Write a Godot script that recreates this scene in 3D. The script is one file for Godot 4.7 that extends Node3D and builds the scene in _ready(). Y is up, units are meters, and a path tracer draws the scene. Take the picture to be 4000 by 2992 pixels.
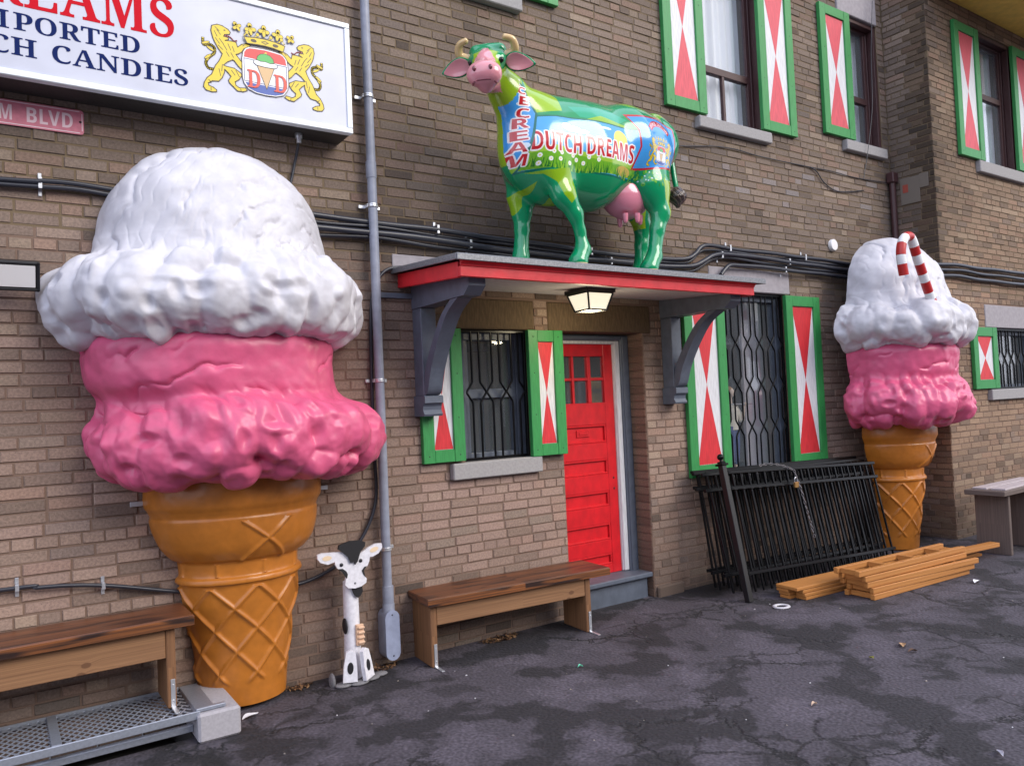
extends Node3D

# ---------------------------------------------------------------- mesh builder
class MB:
	var v := PackedVector3Array()
	var n := PackedVector3Array()
	var uv := PackedVector2Array()
	var c := PackedColorArray()
	var ix := PackedInt32Array()
	var col := Color(1, 1, 1)
	var xf := Transform3D.IDENTITY

	func put(p: Vector3, nn: Vector3, u := Vector2.ZERO) -> int:
		v.append(xf * p)
		n.append((xf.basis * nn).normalized())
		uv.append(u)
		c.append(col)
		return v.size() - 1

	func poly(ps: Array, nn: Vector3) -> void:
		var s := v.size()
		for p in ps:
			put(p, nn)
		var a: Vector3 = ps[0]
		var b: Vector3 = ps[1]
		var d: Vector3 = ps[2]
		var ccw: bool = (b - a).cross(d - a).dot(nn) > 0.0
		for i in range(1, ps.size() - 1):
			if ccw:
				ix.append_array([s, s + i + 1, s + i])
			else:
				ix.append_array([s, s + i, s + i + 1])

	func box(ce: Vector3, size: Vector3, bev := 0.0, bas := Basis.IDENTITY) -> void:
		var h := size * 0.5
		bev = minf(bev, minf(h.x, minf(h.y, h.z)) * 0.9)
		for a in 3:
			var b := (a + 1) % 3
			var d := (a + 2) % 3
			for sg in [-1.0, 1.0]:
				var nn := Vector3.ZERO
				nn[a] = sg
				var ps := []
				for k in [[-1, -1], [1, -1], [1, 1], [-1, 1]]:
					var p := Vector3.ZERO
					p[a] = sg * h[a]
					p[b] = k[0] * (h[b] - bev)
					p[d] = k[1] * (h[d] - bev)
					ps.append(ce + bas * p)
				poly(ps, bas * nn)
		if bev <= 0.0:
			return
		for a in 3:
			var b := (a + 1) % 3
			var d := (a + 2) % 3
			for sb in [-1.0, 1.0]:
				for sd in [-1.0, 1.0]:
					var nn := Vector3.ZERO
					nn[b] = sb
					nn[d] = sd
					var ps := []
					for k in [[-1, 0], [1, 0], [1, 1], [-1, 1]]:
						var p := Vector3.ZERO
						p[a] = k[0] * (h[a] - bev)
						p[b] = sb * (h[b] - (bev if k[1] else 0.0))
						p[d] = sd * (h[d] - (0.0 if k[1] else bev))
						ps.append(ce + bas * p)
					poly(ps, bas * nn.normalized())
		for sx in [-1.0, 1.0]:
			for sy in [-1.0, 1.0]:
				for sz in [-1.0, 1.0]:
					var sgn := Vector3(sx, sy, sz)
					var ps := []
					for a in 3:
						var p := sgn * (h - Vector3.ONE * bev)
						p[a] = sgn[a] * h[a]
						ps.append(ce + bas * p)
					poly(ps, bas * (sgn.normalized()))

	func span(a: Vector3, b: Vector3, bev := 0.0) -> void:   # box from corner to corner
		box((a + b) * 0.5, (b - a).abs(), bev)

	func bar(a: Vector3, b: Vector3, w: float, h: float, bev := 0.0, side := Vector3.UP) -> void:   # square bar from a to b
		var x := (b - a).normalized()
		var z := x.cross(side).normalized()
		var y := z.cross(x)
		box((a + b) * 0.5, Vector3((b - a).length(), h, w), bev, Basis(x, y, z))

	# rows of points -> smooth sheet; wrap joins last column to first
	func sheet(rows: Array, wrap := false, flip := false, cols: Array = [], uvs: Array = []) -> void:
		var s := v.size()
		var w: int = rows[0].size()
		for j in rows.size():
			for i in w:
				if cols.size():
					col = cols[j][i]
				put(rows[j][i], Vector3.ZERO, uvs[j][i] if uvs.size() else Vector2.ZERO)
		var first := ix.size()
		var last := w if wrap else w - 1
		for j in rows.size() - 1:
			for i in last:
				var a := s + j * w + i
				var b := s + j * w + (i + 1) % w
				var d := a + w
				var e := b + w
				if flip:
					ix.append_array([a, d, b, b, d, e])
				else:
					ix.append_array([a, b, d, b, e, d])
		smooth(s, first)

	func smooth(s: int, first: int) -> void:   # normals for vertices from s on, out of the triangles from index first on
		for i in range(s, v.size()):
			n[i] = Vector3.ZERO
		for t in range(first, ix.size(), 3):
			var a := ix[t]
			var b := ix[t + 1]
			var d := ix[t + 2]
			var q := (v[d] - v[a]).cross(v[b] - v[a])
			n[a] += q
			n[b] += q
			n[d] += q
		for i in range(s, v.size()):
			n[i] = n[i].normalized() if n[i].length_squared() > 0.0 else Vector3.UP

	func tube(path: Array, r: Variant, sides := 8, caps := true) -> void:
		var up := Vector3.UP
		var t0: Vector3 = (path[1] - path[0]).normalized()
		if absf(t0.dot(up)) > 0.9:
			up = Vector3.RIGHT
		var x := t0.cross(up).normalized()
		var rows := []
		var cnt := path.size()
		for i in cnt:
			var t: Vector3 = (path[mini(i + 1, cnt - 1)] - path[maxi(i - 1, 0)]).normalized()
			x = (x - t * x.dot(t)).normalized()
			var y := t.cross(x)
			var rr: float = r[i] if r is Array else r
			var row := PackedVector3Array()
			for k in sides:
				var a := TAU * k / sides
				row.append(path[i] + (x * cos(a) + y * sin(a)) * rr)
			rows.append(row)
		sheet(rows, true, true)
		if caps:
			for e in [0, cnt - 1]:
				var ps := []
				for p in rows[e]:
					ps.append(p)
				poly(ps, t0 * -1.0 if e == 0 else (path[e] - path[e - 1]).normalized())

	func lathe(prof: Array, seg := 24, ce := Vector3.ZERO) -> void:   # Vector2(radius, height)
		var rows := []
		for p in prof:
			var row := PackedVector3Array()
			for k in seg:
				var a := TAU * k / seg
				row.append(ce + Vector3(cos(a) * p.x, p.y, sin(a) * p.x))
			rows.append(row)
		sheet(rows, true, rows[0][0].y > rows[rows.size() - 1][0].y)

	func ball(ce: Vector3, rad: Vector3, seg := 20, rings := 12) -> void:
		var s := v.size()
		var rows := []
		for j in rings + 1:
			var f := PI * j / rings
			var row := PackedVector3Array()
			for k in seg:
				var a := TAU * k / seg
				row.append(ce + Vector3(cos(a) * sin(f) * rad.x, cos(f) * rad.y, sin(a) * sin(f) * rad.z))
			rows.append(row)
		sheet(rows, true, true)
		for i in range(s, v.size()):
			var q := (v[i] - xf * ce)
			n[i] = (Vector3(q.x / rad.x / rad.x, q.y / rad.y / rad.y, q.z / rad.z / rad.z)).normalized() if xf.basis.is_equal_approx(Basis.IDENTITY) else n[i]

	# outline in the x-y plane, from z0 (back) to z1 (front)
	func extrude(pts: PackedVector2Array, z0: float, z1: float, smooth_side := false) -> void:
		var area := 0.0
		for i in pts.size():
			var a := pts[i]
			var b := pts[(i + 1) % pts.size()]
			area += a.x * b.y - b.x * a.y
		if area < 0.0:
			pts = pts.duplicate()
			pts.reverse()
		var tri := Geometry2D.triangulate_polygon(pts)
		for side in 2:
			if side == 0 and is_equal_approx(z0, z1):
				continue
			var nn := Vector3(0, 0, 1 if side else -1)
			var s := v.size()
			for p in pts:
				put(Vector3(p.x, p.y, z1 if side else z0), nn)
			for t in range(0, tri.size(), 3):
				var a := tri[t]
				var b := tri[t + 1]
				var d := tri[t + 2]
				var ccw := (pts[b] - pts[a]).cross(pts[d] - pts[a]) > 0.0
				if ccw == (side == 1):
					ix.append_array([s + a, s + d, s + b])
				else:
					ix.append_array([s + a, s + b, s + d])
		if is_equal_approx(z0, z1):
			return
		for i in pts.size():
			var a := pts[i]
			var b := pts[(i + 1) % pts.size()]
			var e := (b - a).normalized()
			poly([Vector3(a.x, a.y, z0), Vector3(b.x, b.y, z0), Vector3(b.x, b.y, z1), Vector3(a.x, a.y, z1)], Vector3(e.y, -e.x, 0))

	func add_to(m: ArrayMesh) -> ArrayMesh:
		var a := []
		a.resize(Mesh.ARRAY_MAX)
		a[Mesh.ARRAY_VERTEX] = v
		a[Mesh.ARRAY_NORMAL] = n
		a[Mesh.ARRAY_TEX_UV] = uv
		a[Mesh.ARRAY_COLOR] = c
		a[Mesh.ARRAY_INDEX] = ix
		m.add_surface_from_arrays(Mesh.PRIMITIVE_TRIANGLES, a)
		return m

	func mesh() -> ArrayMesh:
		return add_to(ArrayMesh.new())

# ---------------------------------------------------------------- objects
var taken := {}

func numbered(called: String) -> String:
	var k: int = taken.get(called, 0)
	taken[called] = k + 1
	return called if k == 0 else "%s_%03d" % [called, k]

func tag(o: Node3D, label: String, category: String, group := "", kind := "") -> void:
	if label: o.set_meta("label", label)
	if category: o.set_meta("category", category)
	if group: o.set_meta("group", group)
	if kind: o.set_meta("kind", kind)

func thing(called: String, label: String, category: String, at := Vector3.ZERO, group := "") -> Node3D:
	var o := Node3D.new()
	o.name = numbered(called)
	add_child(o)
	o.position = at
	tag(o, label, category, group)
	return o

func dup(root: Node3D, at: Vector3, label: String) -> Node3D:
	var r: Node3D = root.duplicate()
	r.name = numbered(String(root.name).get_slice("_0", 0))
	add_child(r)
	r.position = at
	r.set_meta("label", label)
	return r

func part(called: String, m: Variant, mat: Material, parent: Node3D, at := Vector3.ZERO, bas := Basis.IDENTITY) -> MeshInstance3D:
	var o := MeshInstance3D.new()
	o.mesh = m.mesh() if m is MB else m
	o.material_override = null
	if mat:
		for i in o.mesh.get_surface_count():
			o.set_surface_override_material(i, mat)
	parent.add_child(o, true)
	if parent != self:
		var base := called
		var k := 0
		while parent.has_node(NodePath(called)) and parent.get_node(NodePath(called)) != o:
			k += 1
			called = "%s_%03d" % [base, k]
		o.name = called
	else:
		o.name = numbered(called)
	o.transform = Transform3D(bas, at)
	return o

func bx(a: Vector3, b: Vector3, bev := 0.0) -> MB:
	var m := MB.new()
	m.span(a, b, bev)
	return m

func V(x: float, y: float, z: float) -> Vector3:
	return Vector3(x, y, z)

func S(r: float, g: float, b: float) -> Color:
	return Color(r / 255.0, g / 255.0, b / 255.0)

func L(r: float, g: float, b: float) -> Color:
	return S(r, g, b).srgb_to_linear()

# ---------------------------------------------------------------- materials
var tex := {}

func noise(sd: int, freq: float, oct := 4, type := FastNoiseLite.TYPE_SIMPLEX_SMOOTH) -> FastNoiseLite:
	var nz := FastNoiseLite.new()
	nz.seed = sd
	nz.frequency = freq
	nz.noise_type = type
	nz.fractal_octaves = oct
	return nz

func img_tex(im: Image) -> ImageTexture:
	return ImageTexture.create_from_image(im)

# grey picture of seamless noise stretched to lo..hi
func grain_tex(key: String, sd: int, freq: float, oct: int, lo: float, hi: float, size := 512) -> ImageTexture:
	if tex.has(key):
		return tex[key]
	var im := noise(sd, freq, oct).get_seamless_image(size, size)
	im.convert(Image.FORMAT_L8)
	var d := im.get_data()
	for i in d.size():
		d[i] = int(255.0 * lerpf(lo, hi, d[i] / 255.0))
	tex[key] = img_tex(Image.create_from_data(size, size, false, Image.FORMAT_L8, d))
	return tex[key]

func normal_tex(key: String, sd: int, freq: float, oct: int, strength: float, size := 512) -> ImageTexture:
	if tex.has(key):
		return tex[key]
	var im := noise(sd, freq, oct).get_seamless_image(size, size)
	im.convert(Image.FORMAT_RGBA8)
	im.bump_map_to_normal_map(strength)
	tex[key] = img_tex(im)
	return tex[key]

func mat(color: Color, rough := 0.7, metal := 0.0, vcol := false) -> StandardMaterial3D:
	var m := StandardMaterial3D.new()
	m.albedo_color = color
	m.roughness = rough
	m.metallic = metal
	m.vertex_color_use_as_albedo = vcol
	return m

func worn(m: StandardMaterial3D, t: Texture2D, scale: Vector3, nt: Texture2D = null, ns := 0.5, world := false) -> StandardMaterial3D:
	m.albedo_texture = t
	m.uv1_triplanar = true
	m.uv1_world_triplanar = world
	m.uv1_scale = scale
	m.uv1_triplanar_sharpness = 4.0
	if nt:
		m.normal_enabled = true
		m.normal_texture = nt
		m.normal_scale = ns
	return m

func wood_tex(key: String, sd: int, light: Color, dark: Color, knots: int, burn := 0.0) -> ImageTexture:
	# grain runs along u
	var w := 512
	var h := 512
	var a := noise(sd, 0.006, 3)
	var b := noise(sd + 5, 0.05, 3)
	var big := noise(sd + 9, 0.004, 2)
	var rng := RandomNumberGenerator.new()
	rng.seed = sd
	var kn := []
	for k in knots:
		kn.append(Vector3(rng.randf_range(20, w - 20), rng.randf_range(20, h - 20), rng.randf_range(11, 24)))
	var im := Image.create(w, h, false, Image.FORMAT_RGB8)
	for y in h:
		for x in w:
			var warp := 0.0
			var kd := 0.0
			for k in kn:
				var dx: float = (x - k.x) * 2.0
				var dy: float = y - k.y
				var dd := sqrt(dx * dx + dy * dy)
				if dd < k.z * 3.0:
					warp += (k.z * 3.0 - dd) * 0.35 * signf(dy)
					kd = maxf(kd, smoothstep(1.0, 0.55, dd / k.z))
			var g := b.get_noise_2d(x * 0.06, (y + warp) * 1.6) * 0.5 + 0.5
			var g2 := a.get_noise_2d(x * 0.15, (y + warp) * 6.0) * 0.5 + 0.5
			var f := clampf(g * 0.55 + g2 * 0.5 - 0.05, 0, 1)
			if burn > 0.0:
				f = clampf(f + burn * smoothstep(0.0, 0.5, big.get_noise_2d(x, y * 2.0)), 0, 1)
			f = clampf(f + kd * 0.8, 0, 1)
			im.set_pixel(x, y, light.lerp(dark, f))
	tex[key] = img_tex(im)
	return tex[key]

# ---------------------------------------------------------------- flat print: polygons into a picture
func fill_poly(im: Image, pts: PackedVector2Array, col: Color) -> void:
	var y0 := INF
	var y1 := -INF
	for p in pts:
		y0 = minf(y0, p.y)
		y1 = maxf(y1, p.y)
	for y in range(maxi(0, int(floor(y0))), mini(im.get_height() - 1, int(ceil(y1))) + 1):
		var xs := []
		var yy := y + 0.5
		for i in pts.size():
			var a := pts[i]
			var b := pts[(i + 1) % pts.size()]
			if (a.y <= yy) != (b.y <= yy):
				xs.append(a.x + (yy - a.y) / (b.y - a.y) * (b.x - a.x))
		xs.sort()
		for k in range(0, xs.size() - 1, 2):
			var xa := int(round(xs[k]))
			var xb := int(round(xs[k + 1]))
			if xb > xa:
				im.fill_rect(Rect2i(xa, y, xb - xa, 1), col)

func ell(c: Vector2, r: Vector2, seg := 20) -> PackedVector2Array:
	var p := PackedVector2Array()
	for k in seg:
		p.append(c + Vector2(cos(TAU * k / seg) * r.x, sin(TAU * k / seg) * r.y))
	return p

func stroke(path: Array, w: float) -> PackedVector2Array:   # a ribbon along the path
	var a := PackedVector2Array()
	var b := PackedVector2Array()
	for i in path.size():
		var t: Vector2 = (path[mini(i + 1, path.size() - 1)] - path[maxi(i - 1, 0)]).normalized()
		var q := Vector2(-t.y, t.x) * w * 0.5
		a.append(path[i] + q)
		b.append(path[i] - q)
	b.reverse()
	a.append_array(b)
	return a

func font(which: String, weight := 400) -> SystemFont:
	var f := SystemFont.new()
	f.font_names = PackedStringArray([which])
	f.font_weight = weight
	return f

func text_mesh(s: String, f: Font) -> TextMesh:
	var t := TextMesh.new()
	t.font = f
	t.text = s
	t.font_size = 96
	t.pixel_size = 0.01
	t.depth = 0.0
	t.curve_step = 1.0
	return t

# triangles of a text, fitted to the box l..r, base..base+cap
func text_tris(s: String, f: Font, l: float, r: float, base: float, cap: float) -> PackedVector2Array:
	var t := text_mesh(s, f)
	var a := t.surface_get_arrays(0)
	var vs: PackedVector3Array = a[Mesh.ARRAY_VERTEX]
	var lo := Vector3(INF, INF, 0)
	var hi := -lo
	for p in vs:
		lo = lo.min(p)
		hi = hi.max(p)
	var out := PackedVector2Array()
	for i in a[Mesh.ARRAY_INDEX]:
		var p := vs[i]
		out.append(Vector2(l + (p.x - lo.x) / (hi.x - lo.x) * (r - l), base + (p.y - lo.y) / (hi.y - lo.y) * cap))
	return out

func lettering(s: String, f: Font, l: float, r: float, base: float, cap: float, z: float, m: Material, parent: Node3D, thick := 0.002) -> MeshInstance3D:
	var t := text_tris(s, f, l, r, base, cap)
	var b := MB.new()
	for i in range(0, t.size(), 3):
		if absf((t[i + 1] - t[i]).cross(t[i + 2] - t[i])) > 1e-10:
			b.poly([V(t[i].x, t[i].y, z), V(t[i + 1].x, t[i + 1].y, z), V(t[i + 2].x, t[i + 2].y, z)], Vector3.BACK)
	return part("lettering", b, m, parent)

func spline(pts: Array, per: int) -> Array:   # Catmull-Rom through values that add and scale
	var out := []
	for i in pts.size() - 1:
		var p0 = pts[maxi(i - 1, 0)]
		var p1 = pts[i]
		var p2 = pts[i + 1]
		var p3 = pts[mini(i + 2, pts.size() - 1)]
		for k in per:
			var t := float(k) / per
			out.append((p1 * 2.0 + (p2 - p0) * t + (p0 * 2.0 - p1 * 5.0 + p2 * 4.0 - p3) * t * t + (p1 * 3.0 - p0 - p2 * 3.0 + p3) * t * t * t) * 0.5)
	out.append(pts[pts.size() - 1])
	return out

# ---------------------------------------------------------------- scene
const EYE := Vector3(0.0, 1.675, 4.8)
var M := {}

func _ready() -> void:
	# camera, sky, sun, exposure
	var cam := Camera3D.new()
	cam.transform = Transform3D(Basis(V(0.82764, -0.04523, 0.55943), V(0.02057, 0.99852, 0.05031), V(-0.56088, -0.03013, 0.82735)).orthonormalized(), EYE)
	cam.fov = 53.0
	cam.near = 0.05
	cam.far = 200.0
	add_child(cam)
	var env := Environment.new()
	env.background_mode = Environment.BG_SKY
	var sky := Sky.new()
	var sm := ProceduralSkyMaterial.new()
	sm.sky_top_color = S(212, 222, 248)
	sm.sky_horizon_color = S(222, 226, 238)
	sm.sky_curve = 0.2
	sm.ground_bottom_color = S(70, 70, 74)
	sm.ground_horizon_color = S(110, 110, 116)
	sm.sun_angle_max = 40.0
	sm.sky_cover = cloud_cover()
	sm.sky_cover_modulate = Color(1, 1, 1, 0.35)
	sky.sky_material = sm
	env.sky = sky
	env.background_energy_multiplier = 1.2
	env.tonemap_mode = Environment.TONE_MAPPER_LINEAR
	env.tonemap_exposure = 1.62
	env.sdfgi_enabled = true
	env.ssao_enabled = true
	env.ssil_enabled = true
	var we := WorldEnvironment.new()
	we.environment = env
	add_child(we)
	var sun := DirectionalLight3D.new()
	sun.light_energy = 0.5
	sun.light_color = S(255, 249, 242)
	sun.light_angular_distance = 35.0
	sun.shadow_enabled = true
	add_child(sun)
	sun.look_at_from_position(V(6, 8, 11), V(0, 0, 0), Vector3.UP)

	materials()
	make_ground()
	make_building()
	make_canopy()
	make_shutters()
	make_grilles()
	make_sign()
	make_cones()
	make_cow()
	make_pipes()
	make_benches()
	make_light_well()
	make_fence()
	make_lumber()
	make_small_cow()
	make_odds()
	make_far_side()

func cloud_cover() -> ImageTexture:
	var nz := noise(71, 0.012, 4)
	var im := nz.get_seamless_image(512, 256)
	im.convert(Image.FORMAT_RGBA8)
	for y in 256:
		for x in 512:
			var f := im.get_pixel(x, y).r
			im.set_pixel(x, y, Color(0.85, 0.88, 0.95, smoothstep(0.45, 0.75, f)))
	return img_tex(im)

func materials() -> void:
	var spots := grain_tex("spots", 3, 0.035, 4, 0.74, 1.0)
	var fine := grain_tex("fine", 8, 0.12, 3, 0.78, 1.0)
	var soft := grain_tex("soft", 11, 0.014, 4, 0.90, 1.0)
	var nfine := normal_tex("nfine", 21, 0.12, 3, 3.0)
	var nsoft := normal_tex("nsoft", 22, 0.02, 3, 2.5)
	M.brick = worn(mat(Color.WHITE, 0.9, 0, true), brick_tex(), V(2.2, 2.2, 2.2), nfine, 0.45, true)
	M.mortar = worn(mat(Color.WHITE, 0.95, 0, true), fine, V(4, 4, 4), nfine, 0.8, true)
	M.stone = worn(mat(S(166, 163, 164), 0.85), soft, V(5, 5, 5), nfine, 0.25, true)
	M.lintel = worn(mat(S(112, 92, 68), 0.85), spots, V(3, 0.5, 3), nfine, 0.2, true)
	M.pale_lintel = worn(mat(S(168, 162, 168), 0.85), soft, V(2, 2, 2), nfine, 0.3, true)
	var streak := grain_tex("streak", 14, 0.018, 4, 0.84, 1.0)
	var dirt := grain_tex("dirt", 15, 0.009, 5, 0.88, 1.0)
	M.green = worn(mat(S(54, 152, 80), 0.5), streak, V(8, 0.7, 8), nsoft, 0.12)
	M.red_paint = worn(mat(S(226, 50, 60), 0.5), streak, V(8, 0.7, 8), nsoft, 0.12)
	M.pink_red = worn(mat(S(230, 86, 102), 0.55), streak, V(8, 0.7, 8), nsoft, 0.12)
	M.white_paint = worn(mat(S(236, 236, 242), 0.5), streak, V(8, 0.7, 8), nsoft, 0.1)
	M.fascia = worn(mat(S(218, 38, 50), 0.45), dirt, V(1.6, 1.6, 1.6), nsoft, 0.25)
	M.door_red = worn(mat(S(224, 26, 38), 0.4), dirt, V(1.8, 1.2, 1.8), nsoft, 0.12)
	M.slate = worn(mat(S(98, 106, 121), 0.5), dirt, V(2, 2, 2), nsoft, 0.25)
	M.soffit = worn(mat(S(204, 200, 202), 0.6), soft, V(2, 2, 2))
	M.zinc = worn(mat(S(150, 152, 158), 0.45, 0.5), spots, V(3, 3, 3), nsoft, 0.2)
	M.galv = worn(mat(S(176, 182, 196), 0.4, 0.6), soft, V(6, 6, 6))
	M.clip = mat(S(206, 208, 214), 0.35, 0.7)
	M.black = mat(S(22, 22, 26), 0.4)
	M.black_metal = worn(mat(S(17, 17, 20), 0.28, 0.0), soft, V(5, 5, 5))
	M.black_metal.metallic_specular = 0.32
	M.cable = mat(S(46, 48, 58), 0.34)
	M.pipe = worn(mat(S(148, 153, 170), 0.45), soft, V(2, 2, 2))
	M.brown = worn(mat(S(72, 44, 46), 0.5), soft, V(2, 2, 2))
	M.dark = mat(S(40, 38, 38), 0.9)
	M.room = mat(S(74, 66, 60), 0.9)
	M.curtain = mat(S(240, 244, 252), 0.9)
	M.curtain.backlight_enabled = true
	M.curtain.backlight = Color(0.3, 0.3, 0.32)
	M.pane = mat(Color(0.7, 0.75, 0.8, 0.08), 0.03)
	M.pane.transparency = BaseMaterial3D.TRANSPARENCY_ALPHA
	M.vcol = mat(Color.WHITE, 0.6, 0, true)
	M.wood_light = worn(mat(S(255, 255, 255), 0.65), wood_tex("wl", 31, S(172, 130, 92), S(104, 70, 46), 7), V(0.8, 2.6, 2.6), null)
	M.wood_up = worn(mat(S(255, 255, 255), 0.65), wood_tex("wu", 33, S(158, 114, 76), S(94, 62, 40), 6), V(0.8, 2.6, 2.6), null)
	M.wood_top = worn(mat(S(255, 255, 255), 0.38), wood_tex("wt", 32, S(150, 92, 56), S(58, 36, 30), 3, 0.5), V(0.7, 2.4, 2.4), null)
	M.wood_edge = worn(mat(S(255, 255, 255), 0.4), wood_tex("we", 38, S(186, 112, 56), S(44, 28, 24), 3, 0.55), V(0.9, 2.4, 2.4), null)
	M.lumber = worn(mat(S(255, 255, 255), 0.55), wood_tex("lu", 34, S(208, 148, 82), S(160, 98, 48), 2), V(0.9, 3.0, 3.0), null)
	M.grey_wood = worn(mat(S(255, 255, 255), 0.8), wood_tex("gw", 35, S(122, 106, 98), S(82, 70, 66), 2), V(0.8, 2.6, 2.6), null)
	M.concrete = worn(mat(S(176, 172, 178), 0.9), soft, V(6, 6, 6), nfine, 0.4)

# brick skin: soft mottling, pale scratches and flecks, dark pits
func brick_tex() -> ImageTexture:
	var n := 768
	var im := noise(3, 0.03, 4).get_seamless_image(n, n)
	im.convert(Image.FORMAT_L8)
	var d := im.get_data()
	for i in d.size():
		d[i] = int(lerpf(176, 228, d[i] / 255.0))
	im = Image.create_from_data(n, n, false, Image.FORMAT_L8, d)
	var rng := RandomNumberGenerator.new()
	rng.seed = 404
	for k in 520:
		var p := Vector2(rng.randf() * n, rng.randf() * n)
		var big := rng.randf() < 0.3
		var l := rng.randf_range(6, 30) if big else rng.randf_range(2, 6)
		var a := rng.randf_range(0.4, 2.6)
		var v := rng.randf_range(0.88, 1.0)
		fill_poly(im, stroke([p, p + Vector2(cos(a), sin(a)) * l], rng.randf_range(1.0, 2.4)), Color(v, v, v))
	for k in 260:
		var v := rng.randf_range(0.35, 0.6)
		fill_poly(im, ell(Vector2(rng.randf() * n, rng.randf() * n), Vector2(rng.randf_range(1, 3.5), rng.randf_range(1, 3.5)), 7), Color(v, v, v))
	return img_tex(im)

func make_ground() -> void:
	var w := 1536
	var h := 768
	var sx := 13.5
	var sz := 6.75
	var cells := FastNoiseLite.new()
	cells.seed = 5
	cells.noise_type = FastNoiseLite.TYPE_CELLULAR
	cells.cellular_return_type = FastNoiseLite.RETURN_DISTANCE2_SUB
	cells.frequency = 0.0105
	cells.fractal_type = FastNoiseLite.FRACTAL_NONE
	cells.domain_warp_enabled = true
	cells.domain_warp_amplitude = 46.0
	cells.domain_warp_frequency = 0.014
	cells.domain_warp_fractal_octaves = 4
	cells.cellular_jitter = 1.0
	var get := func(nz: FastNoiseLite) -> PackedByteArray:
		var im := nz.get_image(w, h, false, false, false)
		im.convert(Image.FORMAT_L8)
		return im.get_data()
	var crk: PackedByteArray = get.call(cells)
	var small := cells.duplicate()
	small.seed = 15
	small.frequency = 0.024
	small.domain_warp_amplitude = 20.0
	var crk2: PackedByteArray = get.call(small)
	var big := noise(41, 0.0042, 4)
	var wet := noise(42, 0.015, 5)
	wet.domain_warp_enabled = true
	wet.domain_warp_amplitude = 30.0
	var mask := noise(43, 0.006, 3)
	var fine := noise(44, 0.35, 2)
	var b1: PackedByteArray = get.call(big)
	var b2: PackedByteArray = get.call(wet)
	var b3: PackedByteArray = get.call(mask)
	var b4: PackedByteArray = get.call(fine)
	var d := PackedByteArray()
	d.resize(w * h * 3)
	var hd := PackedByteArray()
	hd.resize(w * h)
	var base := V(70, 65, 73)
	for i in w * h:
		var m := b3[i] / 255.0
		var k := crk[i] / 255.0
		var k2 := crk2[i] / 255.0
		var wd := b2[i] / 255.0
		var f := 0.82 + 0.30 * (b1[i] / 255.0)
		f *= 0.72 + 0.56 * (b4[i] / 255.0)
		# thin cracks, wide damp cracks and stains
		var line := (1.0 - smoothstep(0.0, 0.035, k)) * smoothstep(0.42, 0.62, m)
		var damp := (1.0 - smoothstep(0.02, 0.16, k - smoothstep(0.45, 0.70, wd) * 0.20)) * smoothstep(0.48, 0.60, wd)
		var line2 := (1.0 - smoothstep(0.0, 0.045, k2)) * smoothstep(0.55, 0.66, m) * 0.7
		var stain := smoothstep(0.62, 0.70, wd) * 0.85
		var dk := clampf(maxf(maxf(line, line2) * 0.7, maxf(damp, stain * 0.7) * 0.5), 0, 0.85)
		f *= 1.0 - dk * 0.85
		if wd < 0.38:
			f *= 1.0 + 0.15 * smoothstep(0.38, 0.35, wd)
		d[i * 3] = clampi(int(base.x * f), 0, 255)
		d[i * 3 + 1] = clampi(int(base.y * f), 0, 255)
		d[i * 3 + 2] = clampi(int(base.z * f), 0, 255)
		hd[i] = clampi(int(150 + b4[i] * 0.3 - maxf(line, line2) * 130.0), 0, 255)
	var im := Image.create_from_data(w, h, false, Image.FORMAT_RGB8, d)
	var hm := Image.create_from_data(w, h, false, Image.FORMAT_L8, hd)
	hm.convert(Image.FORMAT_RGBA8)
	hm.bump_map_to_normal_map(2.5)
	var asphalt := mat(Color.WHITE, 0.82)
	asphalt.albedo_texture = img_tex(im)
	asphalt.normal_enabled = true
	asphalt.normal_texture = img_tex(hm)
	asphalt.normal_scale = 0.8
	asphalt.texture_repeat = true
	# one sheet to the horizon: the yard carries the pattern, which repeats beyond it
	var g := MB.new()
	var X0 := -2.0
	var Z0 := -0.35
	var sheets := minus([X0, X0 + sx, Z0, Z0 + sz], [[-1.6, 0.845, Z0 - 1.0, 0.40]], 0.001)
	sheets.append_array([[-40.0, X0, Z0, 60.0], [X0 + sx, 60.0, Z0, 60.0], [X0, X0 + sx, Z0 + sz, 60.0]])
	for c in sheets:
		var s := g.v.size()
		for q in [[c[0], c[2]], [c[1], c[2]], [c[1], c[3]], [c[0], c[3]]]:
			g.put(V(q[0], 0, q[1]), Vector3.UP, Vector2((q[0] - X0) / sx, (q[1] - Z0) / sz))
		g.ix.append_array([s, s + 1, s + 2, s, s + 2, s + 3])
	var o := part("ground", g, asphalt, self)
	o.set_meta("kind", "structure")

# ---------------------------------------------------------------- building
const MAIN_HOLES := [[2.82, 3.43, 1.285, 2.255], [2.69, 3.474, 1.165, 1.285], [2.70, 3.484, 2.255, 2.48], [3.718, 4.628, 0.0, 2.25], [3.618, 4.72, 2.25, 2.48],
	[5.62, 6.62, 0.93, 2.67], [5.5, 6.72, 0.82, 0.93], [5.5, 6.69, 2.67, 2.89], [5.56, 6.46, 4.27, 6.0], [5.43, 6.475, 4.16, 4.27], [5.43, 6.475, 6.0, 6.3],
	[7.9, 8.57, 4.42, 5.87], [7.77, 8.565, 4.305, 4.42], [7.79, 8.56, 5.87, 6.2], [2.56, 3.36, 4.84, 6.3], [2.45, 3.475, 4.73, 4.84]]
const WING_HOLES := [[9.83, 10.75, 4.32, 5.93], [9.67, 10.9, 4.18, 4.32], [9.7, 10.95, 1.615, 2.345], [9.61, 11.05, 1.49, 1.615], [9.65, 11.05, 2.345, 2.615]]
const TOP := 7.6
const WEST := -2.0
const IN_X := 8.7
const WING_Z := 0.5
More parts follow.
